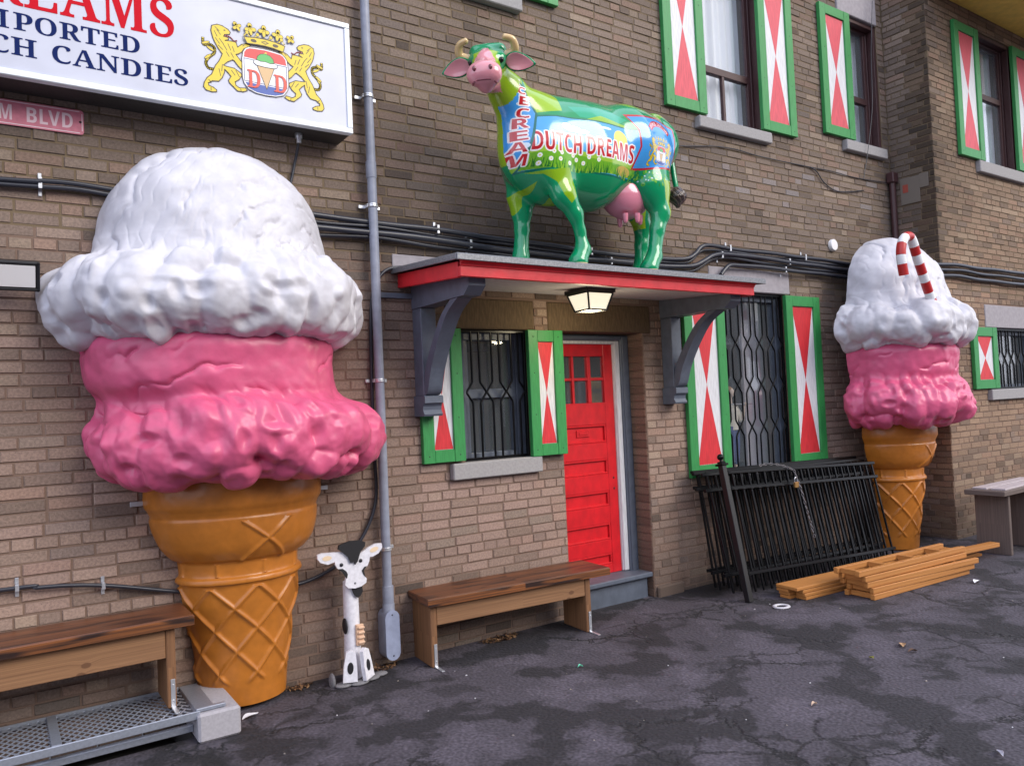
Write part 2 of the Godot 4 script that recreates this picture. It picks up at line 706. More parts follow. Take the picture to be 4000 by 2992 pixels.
const EAST := 13.0

func minus(r: Array, holes: Array, least: float) -> Array:   # rectangle [x0,x1,y0,y1] less the holes
	var left := [r]
	for h in holes:
		var next := []
		for q in left:
			if h[0] >= q[1] or h[1] <= q[0] or h[2] >= q[3] or h[3] <= q[2]:
				next.append(q)
				continue
			for k in [[q[0], h[0], q[2], q[3]], [h[1], q[1], q[2], q[3]], [maxf(q[0], h[0]), minf(q[1], h[1]), q[2], h[2]], [maxf(q[0], h[0]), minf(q[1], h[1]), h[3], q[3]]]:
				if k[1] - k[0] > least and k[3] - k[2] > least:
					next.append(k)
		left = next
	return left

func brick_mesh(seed_: int, vcol: Color) -> ArrayMesh:   # unit brick: front face at z = 0, 1 wide, 1 high, worn edges
	var rng := RandomNumberGenerator.new()
	rng.seed = seed_
	var m := MB.new()
	m.col = vcol
	var j := func(s: float) -> float: return rng.randf_range(-s, s)
	var fr := []
	var sd := []
	var bk := []
	for k in [[-1, -1], [1, -1], [1, 1], [-1, 1]]:
		fr.append(V(k[0] * (0.478 + j.call(0.008)), k[1] * (0.43 + j.call(0.02)), j.call(0.0015)))
		sd.append(V(k[0] * 0.5, k[1] * 0.5, -0.005))
		bk.append(V(k[0] * 0.5, k[1] * 0.5, -0.03))
	m.poly(fr, Vector3.BACK)
	var ns := [V(0, -1, 0), V(1, 0, 0), V(0, 1, 0), V(-1, 0, 0)]
	for k in 4:
		var l := (k + 1) % 4
		m.poly([fr[k], sd[k], sd[l], fr[l]], (ns[k] * 0.25 + Vector3.BACK).normalized())
		m.poly([sd[k], bk[k], bk[l], sd[l]], ns[k])
	return m.mesh()

func brick_tone(x: float, y: float, z: float, rng: RandomNumberGenerator, big: FastNoiseLite) -> Color:
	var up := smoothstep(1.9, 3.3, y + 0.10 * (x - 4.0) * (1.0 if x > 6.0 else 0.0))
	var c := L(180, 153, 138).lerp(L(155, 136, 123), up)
	if z > 0.3:
		c = L(174, 144, 120).lerp(L(164, 138, 116), smoothstep(3, 5, y))
	var r := rng.randf()
	if r < 0.16:
		c = c.lerp(L(118, 102, 92), 0.5)
	elif r < 0.30:
		c = c.lerp(L(172, 132, 112), 0.35)
	elif r < 0.38:
		c = c.lerp(L(196, 174, 150), 0.35)
	elif r < 0.43:
		c = c.lerp(L(128, 118, 116), 0.4)
	var f := rng.randf_range(0.90, 1.10)
	f *= 1.0 + 0.45 * big.get_noise_2d(x * 0.9, y * 1.2)
	# soot band where the cables run, damp foot of the wall, sooty corner of the wing
	f *= 1.0 - (0.42 + 0.2 * (1.0 - smoothstep(2.8, 3.6, x))) * exp(-pow((y - 2.88) / 0.19, 2.0)) * (1.0 - smoothstep(5.0, 6.5, x)) * smoothstep(1.6, 2.1, x)
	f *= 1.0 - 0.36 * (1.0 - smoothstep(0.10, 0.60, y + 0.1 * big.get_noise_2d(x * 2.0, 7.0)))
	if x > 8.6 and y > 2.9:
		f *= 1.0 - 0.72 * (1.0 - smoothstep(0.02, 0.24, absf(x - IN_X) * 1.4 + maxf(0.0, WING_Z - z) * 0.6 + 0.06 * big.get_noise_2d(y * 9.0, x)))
	if x > 2.3 and x < 3.7 and y > 4.4 and y < 4.75:
		f *= 1.15
	if z < 0.1 and y < 2.0:
		c = c.lerp(L(196, 164, 154), 0.45 * exp(-pow((x - 2.9) / 0.8, 2.0) - pow((y - 0.95) / 0.5, 2.0)))
	if y > 3.55 and y < 4.25 and x > 5.2 and x < 8.6 and rng.randf() < 0.10:
		c = c.lerp(L(178, 170, 172), 0.6)
	if rng.randf() < 0.012:
		f *= 0.55
	f = maxf(f, 0.25)
	return Color(c.r * f, c.g * f, c.b * f)

func make_building() -> void:
	var b := thing("brick_building", "old brown brick building with red door and shuttered windows", "building")
	# mortar and body of the walls
	var walls := MB.new()
	var low := L(142, 117, 103)
	var high := L(132, 113, 91)
	var slab := func(x0: float, x1: float, y0: float, y1: float, zf: float, zb: float) -> void:
		for s in [[0.0, 2.75, low], [2.75, TOP, high]]:
			var a: float = maxf(y0, s[0])
			var e: float = minf(y1, s[1])
			if e - a > 0.002:
				walls.col = s[2]
				walls.span(V(x0, a, zb), V(x1, e, zf))
	# grid of the wall cells that are not holes
	for w in [[WEST, IN_X - 0.007, MAIN_HOLES, -0.005, -0.30], [IN_X + 0.007, EAST, WING_HOLES, WING_Z - 0.005, 0.2]]:
		for q in minus([w[0], w[1], -0.2, TOP], w[2], 0.001):
			slab.call(q[0], q[1], q[2], q[3], w[3], w[4])
	slab.call(IN_X + 0.007, IN_X + 0.3, -0.2, TOP, 0.2, -0.3)
	walls.col = high
	walls.span(V(WEST, TOP, -8), V(EAST, TOP + 0.15, 0.0))          # roof slab, far walls
	walls.span(V(WEST, -0.2, -8), V(WEST + 0.3, TOP, -0.31))
	walls.span(V(EAST - 0.3, -0.2, -8), V(EAST, TOP, 0.19))
	walls.span(V(WEST, -0.2, -8.3), V(EAST, TOP, -8.0))
	var wall := part("wall", walls, M.mortar, b)

	# bricks
	var rng := RandomNumberGenerator.new()
	rng.seed = 77
	var big := noise(90, 0.5, 3)
	var all := []   # [transform, colour, size in the picture]
	var bw := 0.2235
	var bh := 0.0665
	var gap := 0.009
	var lay := func(x0: float, x1: float, holes: Array, place: Callable, y1: float) -> void:
		var row := 0
		var y := -0.1
		while y < y1:
			var head := row % 6 == 5
			var wdt := bw * 0.5 if head else bw
			var x := x0 - (bw * 0.5 if row % 2 else 0.0) + rng.randf_range(-0.02, 0.02)
			if head:
				x = x0 - bw * 0.25
			while x < x1:
				var wd := wdt * rng.randf_range(0.96, 1.04)
				if not head and rng.randf() < 0.06:
					wd *= 0.5
				for q in minus([maxf(x, x0), minf(x + wd, x1), y, y + bh], holes, 0.004):
					var sw: float = q[1] - q[0] - gap
					var sh: float = q[3] - q[2] - gap
					if sw < 0.02 or sh < 0.012:
						continue
					var cx: float = (q[0] + q[1]) * 0.5
					var cy: float = (q[2] + q[3]) * 0.5 + rng.randf_range(-0.0012, 0.0012)
					var t: Transform3D = place.call(cx, cy)
					t.origin += t.basis.z * rng.randf_range(-0.003, 0.0025)
					t.basis = t.basis * Basis(Vector3.BACK, rng.randf_range(-0.008, 0.008)) * Basis(Vector3.RIGHT, rng.randf_range(-0.03, 0.03)) * Basis(Vector3.UP, rng.randf_range(-0.010, 0.010)) * Basis.from_scale(V(sw, sh, 1.0))
					var near := 0.0
					if cx < 4.7 and t.origin.z > -0.02 and t.origin.z < 0.1 and not (cx > 0.28 and cx < 2.02 and cy < 3.3) and cx > 0.02 and cy < 3.0 + cx * 0.35 and cy > 0.0:
						near = sw / (EYE.distance_squared_to(t.origin))
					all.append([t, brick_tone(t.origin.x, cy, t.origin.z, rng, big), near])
				x += wd
			y += bh
			row += 1
	lay.call(WEST, IN_X, MAIN_HOLES, func(x: float, y: float) -> Transform3D: return Transform3D(Basis.IDENTITY, V(x, y, 0)), TOP)
	lay.call(IN_X, EAST, WING_HOLES, func(x: float, y: float) -> Transform3D: return Transform3D(Basis.IDENTITY, V(x, y, WING_Z)), TOP)
	lay.call(0.0, WING_Z - 0.001, [], func(x: float, y: float) -> Transform3D: return Transform3D(Basis(Vector3.UP, -PI / 2), V(IN_X, y, x)), TOP)
	# brick reveals: door, windows (the jamb that faces the street corner)
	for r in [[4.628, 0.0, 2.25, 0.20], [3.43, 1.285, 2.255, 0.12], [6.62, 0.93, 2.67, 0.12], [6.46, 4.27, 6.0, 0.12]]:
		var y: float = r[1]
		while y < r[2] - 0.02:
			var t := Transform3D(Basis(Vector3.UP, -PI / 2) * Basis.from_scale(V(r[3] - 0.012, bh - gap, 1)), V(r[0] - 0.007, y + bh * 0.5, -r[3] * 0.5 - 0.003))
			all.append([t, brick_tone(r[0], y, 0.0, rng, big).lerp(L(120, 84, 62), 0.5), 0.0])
			y += bh
	# the 300 largest one by one, the rest as one
	var order := range(all.size())
	order.sort_custom(func(p: int, q: int) -> bool: return all[p][2] > all[q][2])
	var tones := []
	var kinds := []
	for k in 24:
		var c: Color = all[order[k * 12 + 3]][1]
		tones.append(c)
		kinds.append(brick_mesh(k, c))
	for k in 300:
		var a = all[order[k]]
		var best := 0
		var bd := INF
		for t in tones.size():
			var e: float = absf(tones[t].r - a[1].r) + absf(tones[t].b - a[1].b)
			if e < bd:
				bd = e
				best = t
		var o := MeshInstance3D.new()
		o.mesh = kinds[best]
		o.set_surface_override_material(0, M.brick)
		o.transform = a[0]
		o.name = "brick" if k == 0 else "brick_%03d" % k
		wall.add_child(o)
	var mm := MultiMesh.new()
	mm.transform_format = MultiMesh.TRANSFORM_3D
	mm.use_colors = true
	mm.mesh = brick_mesh(200, Color.WHITE)
	mm.instance_count = all.size() - 300
	for k in range(300, all.size()):
		mm.set_instance_transform(k - 300, all[order[k]][0])
		mm.set_instance_color(k - 300, all[order[k]][1])
	var mi := MultiMeshInstance3D.new()
	mi.multimesh = mm
	mi.material_override = M.brick
	mi.name = "bricks"
	mi.set_meta("kind", "stuff")
	wall.add_child(mi)
	# plinth of mortar at the foot of the wall, patches of cement
	var plinth := MB.new()
	plinth.col = L(112, 96, 86)
	plinth.span(V(4.64, -0.05, 0.0), V(4.95, 0.09, 0.035), 0.012)
	part("plinth", plinth, M.mortar, b)

	# stone lintels and sills
	for s in [["lintel", M.lintel, 2.70, 3.484, 2.256, 2.479, 0.004], ["lintel", M.lintel, 3.618, 4.72, 2.251, 2.479, 0.004], ["lintel", M.pale_lintel, 5.5, 6.69, 2.671, 2.889, 0.004],
		["sill", M.stone, 2.69, 3.474, 1.167, 1.284, 0.05], ["sill", M.stone, 5.5, 6.72, 0.822, 0.929, 0.05], ["sill", M.stone, 5.43, 6.475, 4.162, 4.269, 0.06],
		["lintel", M.pale_lintel, 5.43, 6.475, 6.001, 6.299, 0.004], ["sill", M.stone, 7.77, 8.565, 4.307, 4.419, 0.06], ["lintel", M.pale_lintel, 7.79, 8.56, 5.871, 6.199, 0.02],
		["sill", M.stone, 2.45, 3.475, 4.732, 4.839, 0.06]]:
		part(s[0], bx(V(s[2], s[4], -0.29), V(s[3], s[5], s[6]), 0.007), s[1], b)
	for s in [["sill", M.stone, 9.67, 10.9, 4.182, 4.319, 0.05], ["sill", M.stone, 9.61, 11.05, 1.492, 1.614, 0.05], ["lintel", M.pale_lintel, 9.65, 11.05, 2.346, 2.614, 0.006]]:
		part(s[0], bx(V(s[2], s[4], WING_Z - 0.29), V(s[3], s[5], WING_Z + s[6]), 0.007), s[1], b)
	part("lintel", bx(V(2.30, 2.64, -0.005), V(2.80, 2.76, 0.008), 0.004), M.pale_lintel, b)

	# eave over the wing
	var yellow := worn(mat(S(255, 212, 104), 0.6), tex.soft, V(1, 1, 1))
	part("eave", bx(V(8.72, 6.13, WING_Z + 0.004), V(EAST, 6.2, 1.5), 0.005), yellow, b)
	part("fascia", bx(V(8.70, 6.10, 1.5), V(EAST, 6.38, 1.54), 0.005), yellow, b)

	make_door(b)
	# windows: opening, where the meeting rail runs, which things stand in it
	window(b, 2.82, 3.43, 1.285, 2.255, 0.0, 1.78, M.slate, "plain")
	window(b, 5.62, 6.62, 0.93, 2.67, 0.0, 0.0, M.slate, "tall")
	window(b, 5.56, 6.46, 4.27, 6.0, 0.0, 4.83, M.brown, "curtain")
	window(b, 7.9, 8.57, 4.42, 5.87, 0.0, 5.0, M.brown, "half")
	window(b, 2.56, 3.36, 4.84, 6.3, 0.0, 5.5, M.brown, "curtain")
	window(b, 9.83, 10.75, 4.32, 5.93, WING_Z, 5.22, M.brown, "half")
	window(b, 9.7, 10.95, 1.615, 2.345, WING_Z, 0.0, M.slate, "plain")
	# rain pipe in the inner corner
	var rp := MB.new()
	rp.tube([V(8.64, 4.10, 0.05), V(8.64, 3.0, 0.05), V(8.64, 2.0, 0.05)], 0.035, 10)
	rp.box(V(8.64, 4.1, 0.05), V(0.11, 0.12, 0.09), 0.01)
	part("rain_pipe", rp, M.brown, b)
	# cement patch with a scrap of red on the return wall
	var cp := MB.new()
	cp.col = L(132, 122, 112)
	cp.box(V(IN_X - 0.004, 3.92, 0.22), V(0.012, 0.30, 0.22), 0.003)
	cp.box(V(IN_X - 0.004, 4.0, 0.38), V(0.012, 0.16, 0.10), 0.003)
	cp.col = L(176, 84, 70)
	cp.box(V(IN_X - 0.011, 3.95, 0.17), V(0.006, 0.09, 0.06))
	part("cement_patch", cp, M.mortar, b)

func window(b: Node3D, x0: float, x1: float, y0: float, y1: float, z: float, rail: float, m: Material, what: String) -> void:
	var w := Node3D.new()
	b.add_child(w)
	var k := 0
	var nm := "window"
	while b.has_node(NodePath(nm)):
		k += 1
		nm = "window_%03d" % k
	w.name = nm
	var zf := z - 0.09
	var f := MB.new()
	var t := 0.075
	f.span(V(x0, y0, zf - 0.09), V(x0 + t, y1, zf), 0.004)
	f.span(V(x1 - t, y0, zf - 0.09), V(x1, y1, zf), 0.004)
	f.span(V(x0 + t, y1 - t, zf - 0.09), V(x1 - t, y1, zf - 0.002), 0.004)
	f.span(V(x0 + t, y0, zf - 0.09), V(x1 - t, y0 + t * 0.7, zf - 0.002), 0.004)
	part("frame", f, m, w)
	if m == M.brown:
		var of := MB.new()
		of.span(V(x0 + 0.001, y0 + 0.001, zf + 0.002), V(x0 + 0.05, y1 - 0.001, z - 0.012), 0.004)
		of.span(V(x1 - 0.05, y0 + 0.001, zf + 0.002), V(x1 - 0.001, y1 - 0.001, z - 0.012), 0.004)
		of.span(V(x0 + 0.05, y1 - 0.05, zf + 0.002), V(x1 - 0.05, y1 - 0.001, z - 0.014), 0.004)
		part("outer_frame", of, m, w)
	var a0 := x0 + t
	var a1 := x1 - t
	var c0 := y0 + t * 0.7
	var c1 := y1 - t
	var panes := []
	if rail > 0.0:
		var s := MB.new()
		s.span(V(a0, rail - 0.035, zf - 0.07), V(a1, rail + 0.035, zf - 0.012), 0.003)
		for q in [[rail + 0.035, c1, -0.03], [c0, rail - 0.035, -0.055]]:
			s.span(V(a0, q[0], zf - 0.05), V(a0 + 0.04, q[1], zf - 0.013), 0.003)
			s.span(V(a1 - 0.04, q[0], zf - 0.05), V(a1, q[1], zf - 0.013), 0.003)
		if what == "curtain":
			var mx := lerpf(a0, a1, 0.46)
			s.span(V(mx - 0.018, c0, zf - 0.051), V(mx + 0.018, rail - 0.035, zf - 0.014), 0.003)
			panes = [[a0 + 0.04, a1 - 0.04, rail + 0.035, c1], [a0 + 0.04, mx - 0.018, c0, rail - 0.035], [mx + 0.018, a1 - 0.04, c0, rail - 0.035]]
		else:
			panes = [[a0 + 0.04, a1 - 0.04, rail + 0.035, c1], [a0 + 0.04, a1 - 0.04, c0, rail - 0.035]]
		part("sash", s, m, w)
	else:
		panes = [[a0, a1, c0, c1]]
	for p in panes:
		part("pane", bx(V(p[0], p[2], zf - 0.042), V(p[1], p[3], zf - 0.038)), M.pane, w)
	# the room behind
	var r := MB.new()
	var zb := zf - 0.095
	var dp := 1.6
	r.span(V(x0 - 0.6, y0 - 0.5, zb - dp - 0.05), V(x1 + 0.6, y1 + 0.3, zb - dp))
	r.span(V(x0 - 0.65, y0 - 0.5, zb - dp), V(x0 - 0.6, y1 + 0.3, zb - 0.13))
	r.span(V(x1 + 0.6, y0 - 0.5, zb - dp), V(x1 + 0.65, y1 + 0.3, zb - 0.13))
	r.span(V(x0 - 0.65, y0 - 0.55, zb - dp - 0.05), V(x1 + 0.65, y0 - 0.5, zb - 0.13))
	r.span(V(x0 - 0.65, y1 + 0.3, zb - dp - 0.05), V(x1 + 0.65, y1 + 0.35, zb - 0.13))
	part("room", r, M.room, w)
	if what == "curtain" or what == "half":
		var spans := [[a0 - 0.02, a1 + 0.02]] if what == "curtain" else [[a0 - 0.02, lerpf(a0, a1, 0.5)], [lerpf(a0, a1, 0.72), a1 + 0.02]]
		for q in spans:
			var rows := []
			for y in [y1 + 0.05, y0 - 0.05]:
				var row := PackedVector3Array()
				for i in 61:
					var x: float = lerpf(q[0], q[1], i / 60.0)
					row.append(V(x, y, zb - 0.06 + 0.018 * sin(x * 62.0) + 0.012 * sin(x * 23.0 + 1.0)))
				rows.append(row)
			var c := MB.new()
			c.sheet(rows, false, true)
			part("curtain", c, M.curtain, w)
	if what == "tall":
		# painted partition and a sheer blind edge inside
		part("partition", bx(V(6.36, 0.6, -0.40), V(6.78, 2.9, -0.36), 0.004), mat(S(206, 198, 204), 0.8), w)
		part("partition", bx(V(6.80, 0.6, -0.42), V(6.98, 2.9, -0.37), 0.004), mat(S(92, 104, 130), 0.8), w)
	if what == "plain" and z < 0.1:
		# an inner window seen across the room
		var iw := MB.new()
		for q in [[3.0, 3.06, 1.2, 2.2], [3.62, 3.68, 1.2, 2.2], [3.06, 3.62, 2.14, 2.2], [3.06, 3.62, 1.2, 1.32], [3.06, 3.62, 1.74, 1.78], [3.32, 3.36, 1.32, 1.74]]:
			iw.span(V(q[0], q[2], -0.62), V(q[1], q[3], -0.58), 0.003)
		part("inner_frame", iw, mat(S(92, 100, 122), 0.6), w)
		part("inner_curtain", bx(V(3.06, 1.3, -0.68), V(3.62, 2.14, -0.66)), mat(S(150, 140, 128), 0.9), w)

func make_door(b: Node3D) -> void:
	var z := -0.21
	var f := MB.new()
	for q in [[3.722, 3.79], [4.53, 4.624]]:
		f.span(V(q[0], 0.02, z - 0.12), V(q[1], 2.246, z + 0.03), 0.006)
		f.span(V(q[0] + 0.012, 0.02, z + 0.03), V(q[1] - 0.022, 2.23, z + 0.042), 0.004)
	f.span(V(3.79, 2.20, z - 0.12), V(4.53, 2.246, z + 0.03), 0.006)
	f.span(V(3.79, 2.212, z + 0.03), V(4.53, 2.236, z + 0.042), 0.004)
	part("door_frame", f, M.slate, b)
	var wf := MB.new()
	wf.span(V(4.478, 0.22, z - 0.10), V(4.53, 2.20, z + 0.012), 0.005)
	wf.span(V(3.79, 2.172, z - 0.10), V(4.478, 2.20, z + 0.010), 0.005)
	wf.span(V(4.470, 0.22, z - 0.10), V(4.478, 2.172, z - 0.004), 0.002)
	part("door_stop", wf, M.white_paint, b)
	# threshold, step
	part("threshold", bx(V(3.72, 0.175, z - 0.12), V(4.624, 0.215, -0.01), 0.008), M.slate, b)
	part("riser", bx(V(3.722, -0.02, z - 0.12), V(4.60, 0.175, -0.06), 0.004), M.slate, b)
	var d := Node3D.new()
	d.name = "door"
	b.add_child(d)
	var zf := z - 0.02      # face of the stiles
	var X0 := 3.792
	var X1 := 4.470
	var Y0 := 0.217
	var Y1 := 2.172
	var s := MB.new()
	# stiles and rails round six panes and five panels
	var gx := [3.872, 4.020, 4.045, 4.190, 4.228, 4.370]
	var gy := [1.672, 1.862, 1.886, 2.068]
	var py := [[1.33, 1.485], [1.06, 1.19], [0.785, 0.915], [0.50, 0.64], [0.29, 0.385]]
	s.span(V(X0, Y0, zf - 0.045), V(gx[0], Y1, zf), 0.003)
	s.span(V(gx[5], Y0, zf - 0.045), V(X1, Y1, zf), 0.003)
	s.span(V(gx[0], gy[3], zf - 0.044), V(gx[5], Y1, zf - 0.001), 0.003)
	var above: float = gy[0]
	for p in py:
		s.span(V(gx[0], p[1], zf - 0.044), V(gx[5], above, zf - 0.001), 0.003)
		above = p[0]
	s.span(V(gx[0], Y0, zf - 0.044), V(gx[5], above, zf - 0.001), 0.003)
	s.span(V(gx[1], gy[0], zf - 0.043), V(gx[2], gy[3], zf - 0.004), 0.003)
	s.span(V(gx[3], gy[0], zf - 0.043), V(gx[4], gy[3], zf - 0.004), 0.003)
	for k in 3:
		s.span(V(gx[k * 2], gy[1], zf - 0.043), V(gx[k * 2 + 1], gy[2], zf - 0.005), 0.003)
	part("stiles_and_rails", s, M.door_red, d)
	for p in py:
		part("panel", bx(V(gx[0], p[0], zf - 0.042), V(gx[5], p[1], zf - 0.022)), M.door_red, d)
		var mo := MB.new()
		mo.bar(V(gx[0], p[0] + 0.009, zf - 0.012), V(gx[5], p[0] + 0.009, zf - 0.012), 0.018, 0.017, 0.004)
		mo.bar(V(gx[0], p[1] - 0.009, zf - 0.012), V(gx[5], p[1] - 0.009, zf - 0.012), 0.018, 0.017, 0.004)
		mo.bar(V(gx[5] - 0.009, p[0] + 0.018, zf - 0.012), V(gx[5] - 0.009, p[1] - 0.018, zf - 0.012), 0.018, 0.017, 0.004, Vector3.RIGHT)
		part("moulding", mo, M.door_red, d)
	for r in 2:
		for k in 3:
			part("pane", bx(V(gx[k * 2], gy[r * 2], zf - 0.026), V(gx[k * 2 + 1], gy[r * 2 + 1], zf - 0.022)), M.pane, d)
	var ls := MB.new()
	ls.span(V(4.05, 1.385, zf - 0.022), V(4.19, 1.445, zf - 0.012), 0.004)
	ls.span(V(4.072, 1.402, zf - 0.012), V(4.168, 1.428, zf - 0.006), 0.003)
	part("letter_slot", ls, M.door_red, d)
	var kh := MB.new()
	for y in [1.02, 0.93]:
		kh.ball(V(4.425, y, zf), V(0.009, 0.011, 0.004), 12, 8)
	part("keyhole", kh, mat(S(70, 20, 24), 0.5), d)
	# the hall behind the glass
	var r := MB.new()
	r.span(V(3.5, 0.1, -1.85), V(4.9, 2.5, -1.8))
	r.span(V(3.45, 0.1, -1.8), V(3.5, 2.5, -0.34))
	r.span(V(4.9, 0.1, -1.8), V(4.95, 2.5, -0.34))
	r.span(V(3.45, 0.05, -1.85), V(4.95, 0.1, -0.34))
	r.span(V(3.45, 2.5, -1.85), V(4.95, 2.55, -0.34))
	part("hall", r, mat(S(88, 72, 52), 0.9), b)
	part("hall_curtain", bx(V(4.34, 1.0, -0.45), V(4.52, 1.9, -0.43), 0.003), mat(S(190, 160, 70), 0.9), b)

# ---------------------------------------------------------------- canopy over the door
func roof_y(z: float) -> float:
	return 2.66 - 0.068 * z

func make_canopy() -> void:
	var t := thing("door_canopy", "flat red and grey door canopy on two slate grey wooden brackets", "canopy", V(3.7, 2.47, 0.0))
	var o := -t.position
	var X0 := 2.335
	var X1 := 5.04
	var zf := 0.86
	# roof sheet with a folded lip
	var r := MB.new()
	r.xf = Transform3D(Basis.IDENTITY, o)
	for q in [[2.29, 5.13, 0.002, 0.905, -0.008]]:
		var a := V(q[0], roof_y(q[2]) + q[4], q[2])
		var e := V(q[1], roof_y(q[3]) + q[4], q[3])
		var mid := (a + e) * 0.5
		var tilt := Basis(Vector3.RIGHT, atan(0.068))
		r.box(mid, V(q[1] - q[0], 0.016, q[3] - q[2]), 0.003, tilt)
	r.span(V(2.29, roof_y(0.9) - 0.042, 0.893), V(5.13, roof_y(0.9) - 0.004, 0.908), 0.003)
	for x in [2.292, 5.128]:
		r.bar(V(x, roof_y(0) - 0.022, 0.003), V(x, roof_y(0.9) - 0.022, 0.893), 0.012, 0.036, 0.003)
	part("roof_sheet", r, M.zinc, t)
	# crown moulding and fascia boards
	var f := MB.new()
	f.xf = Transform3D(Basis.IDENTITY, o)
	f.span(V(X0, 2.467, zf - 0.03), V(X1, 2.53, zf), 0.003)
	part("fascia", f, M.fascia, t)
	var cm := MB.new()
	var prof := PackedVector2Array([Vector2(0, 0), Vector2(0.008, 0), Vector2(0.012, 0.012), Vector2(0.022, 0.020), Vector2(0.034, 0.026), Vector2(0.036, 0.034), Vector2(0, 0.034)])
	cm.xf = Transform3D(Basis(V(0, 0, 1), V(0, 1, 0), V(-1, 0, 0)), V(X1, 2.53, zf) + o + V(0, 0, -0.004))
	cm.extrude(prof, 0.0, X1 - X0)
	part("crown_moulding", cm, M.fascia, t)
	for x in [X0 + 0.015, X1 - 0.015]:
		var sb := MB.new()
		sb.xf = Transform3D(Basis.IDENTITY, o)
		sb.bar(V(x, roof_y(0) - 0.087, 0.004), V(x, roof_y(zf) - 0.089, zf - 0.033), 0.03, 0.096, 0.003)
		part("fascia", sb, M.fascia, t)
	# soffit of narrow boards
	for k in 12:
		var z0 := 0.012 + k * 0.0675
		var sb := MB.new()
		sb.xf = Transform3D(Basis.IDENTITY, o)
		var y := roof_y(z0) - 0.118
		sb.box(V((X0 + X1) * 0.5, y, z0 + 0.033), V(X1 - X0 - 0.064, 0.012, 0.0655), 0.003, Basis(Vector3.RIGHT, atan(0.068)))
		part("soffit_board", sb, M.soffit, t)
	for xb in [2.436, 4.843]:
		bracket(t, xb, o)
	# strip of flashing on the wall to the left
	part("flashing", bx(V(2.17, 2.452, 0.002) + o, V(2.435, 2.488, 0.02) + o, 0.002), M.slate, t)
	# lamp below
	var l := thing("ceiling_lantern", "lit black square lantern with frosted panes under the door canopy", "lantern", V(3.64, roof_y(0.5) - 0.126, 0.5))
	var bs := MB.new()
	bs.box(V(0, -0.016, 0), V(0.27, 0.032, 0.27), 0.005)
	part("base", bs, M.black, l)
	var ht := -0.034
	var hb := -0.155
	var wt := 0.118
	var wb := 0.082
	var fr := MB.new()
	var gl := mat(S(255, 250, 228), 0.4)
	gl.emission_enabled = true
	gl.emission = S(255, 244, 214)
	gl.emission_energy_multiplier = 0.55
	for k in 4:
		var q := Basis(Vector3.UP, PI / 2 * k)
		fr.bar(q * V(wt, ht, wt), q * V(wb, hb, wb), 0.012, 0.012, 0.002, Vector3.FORWARD)
		fr.bar(q * V(-wb, hb, wb), q * V(wb, hb, wb), 0.012, 0.012, 0.002)
		fr.bar(q * V(-wt, ht, wt), q * V(wt, ht, wt), 0.010, 0.012, 0.002)
		var pn := MB.new()
		pn.poly([q * V(-wt, ht, wt - 0.003), q * V(wt, ht, wt - 0.003), q * V(wb, hb, wb - 0.003), q * V(-wb, hb, wb - 0.003)], q * V(0, -0.3, 1).normalized())
		part("pane", pn, gl, l)
	var pb := MB.new()
	pb.poly([V(-wb, hb, -wb), V(wb, hb, -wb), V(wb, hb, wb), V(-wb, hb, wb)], Vector3.DOWN)
	part("pane", pb, gl, l)
	part("frame", fr, M.black, l)
	var li := OmniLight3D.new()
	li.name = "lantern_light"
	li.light_color = S(255, 238, 200)
	li.light_energy = 0.16
	li.light_size = 0.08
	li.omni_range = 6.0
	li.omni_attenuation = 2.0
	li.shadow_enabled = true
	li.position = V(0, hb - 0.05, 0)
	l.add_child(li)

func bracket(t: Node3D, x: float, o: Vector3) -> void:
	var b := Node3D.new()
	b.name = "bracket" if not t.has_node("bracket") else "bracket_001"
	t.add_child(b)
	var side := Basis(V(0, 0, 1), V(0, 1, 0), V(-1, 0, 0))
	var w := 0.118
	var p := MB.new()
	p.xf = Transform3D(Basis.IDENTITY, o)
	p.span(V(x, 1.77, 0.003), V(x + w, 2.376, 0.13), 0.005)
	part("post", p, M.slate, b)
	var a := MB.new()
	a.xf = Transform3D(side, V(x + w + 0.002, 0, 0) + o)
	a.extrude(PackedVector2Array([Vector2(0.003, 2.378), Vector2(0.72, 2.378), Vector2(0.785, 2.43), Vector2(0.785, 2.482), Vector2(0.003, 2.535)]), 0, w + 0.004)
	part("arm", a, M.slate, b)
	var c := MB.new()
	c.xf = Transform3D(side, V(x + w - 0.005, 0, 0) + o)
	var fr := spline([Vector2(0.145, 1.775), Vector2(0.185, 1.81), Vector2(0.239, 1.95), Vector2(0.353, 2.137), Vector2(0.484, 2.293), Vector2(0.63, 2.376)], 5)
	var bk := spline([Vector2(0.535, 2.376), Vector2(0.40, 2.285), Vector2(0.27, 2.13), Vector2(0.165, 1.97), Vector2(0.131, 1.85), Vector2(0.131, 1.775)], 5)
	var pts := PackedVector2Array()
	for q in fr: pts.append(q)
	for q in bk: pts.append(q)
	c.extrude(pts, 0, w - 0.01)
	part("brace", c, M.slate, b)
	var k := MB.new()
	k.xf = Transform3D(side, V(x + w + 0.012, 0, 0) + o)
	k.extrude(PackedVector2Array([Vector2(0.003, 1.632), Vector2(0.145, 1.632), Vector2(0.152, 1.645), Vector2(0.142, 1.66), Vector2(0.132, 1.675), Vector2(0.136, 1.70), Vector2(0.15, 1.718), Vector2(0.165, 1.722), Vector2(0.165, 1.765), Vector2(0.155, 1.772), Vector2(0.003, 1.772)]), 0, w + 0.024)
	part("corbel", k, M.slate, b)

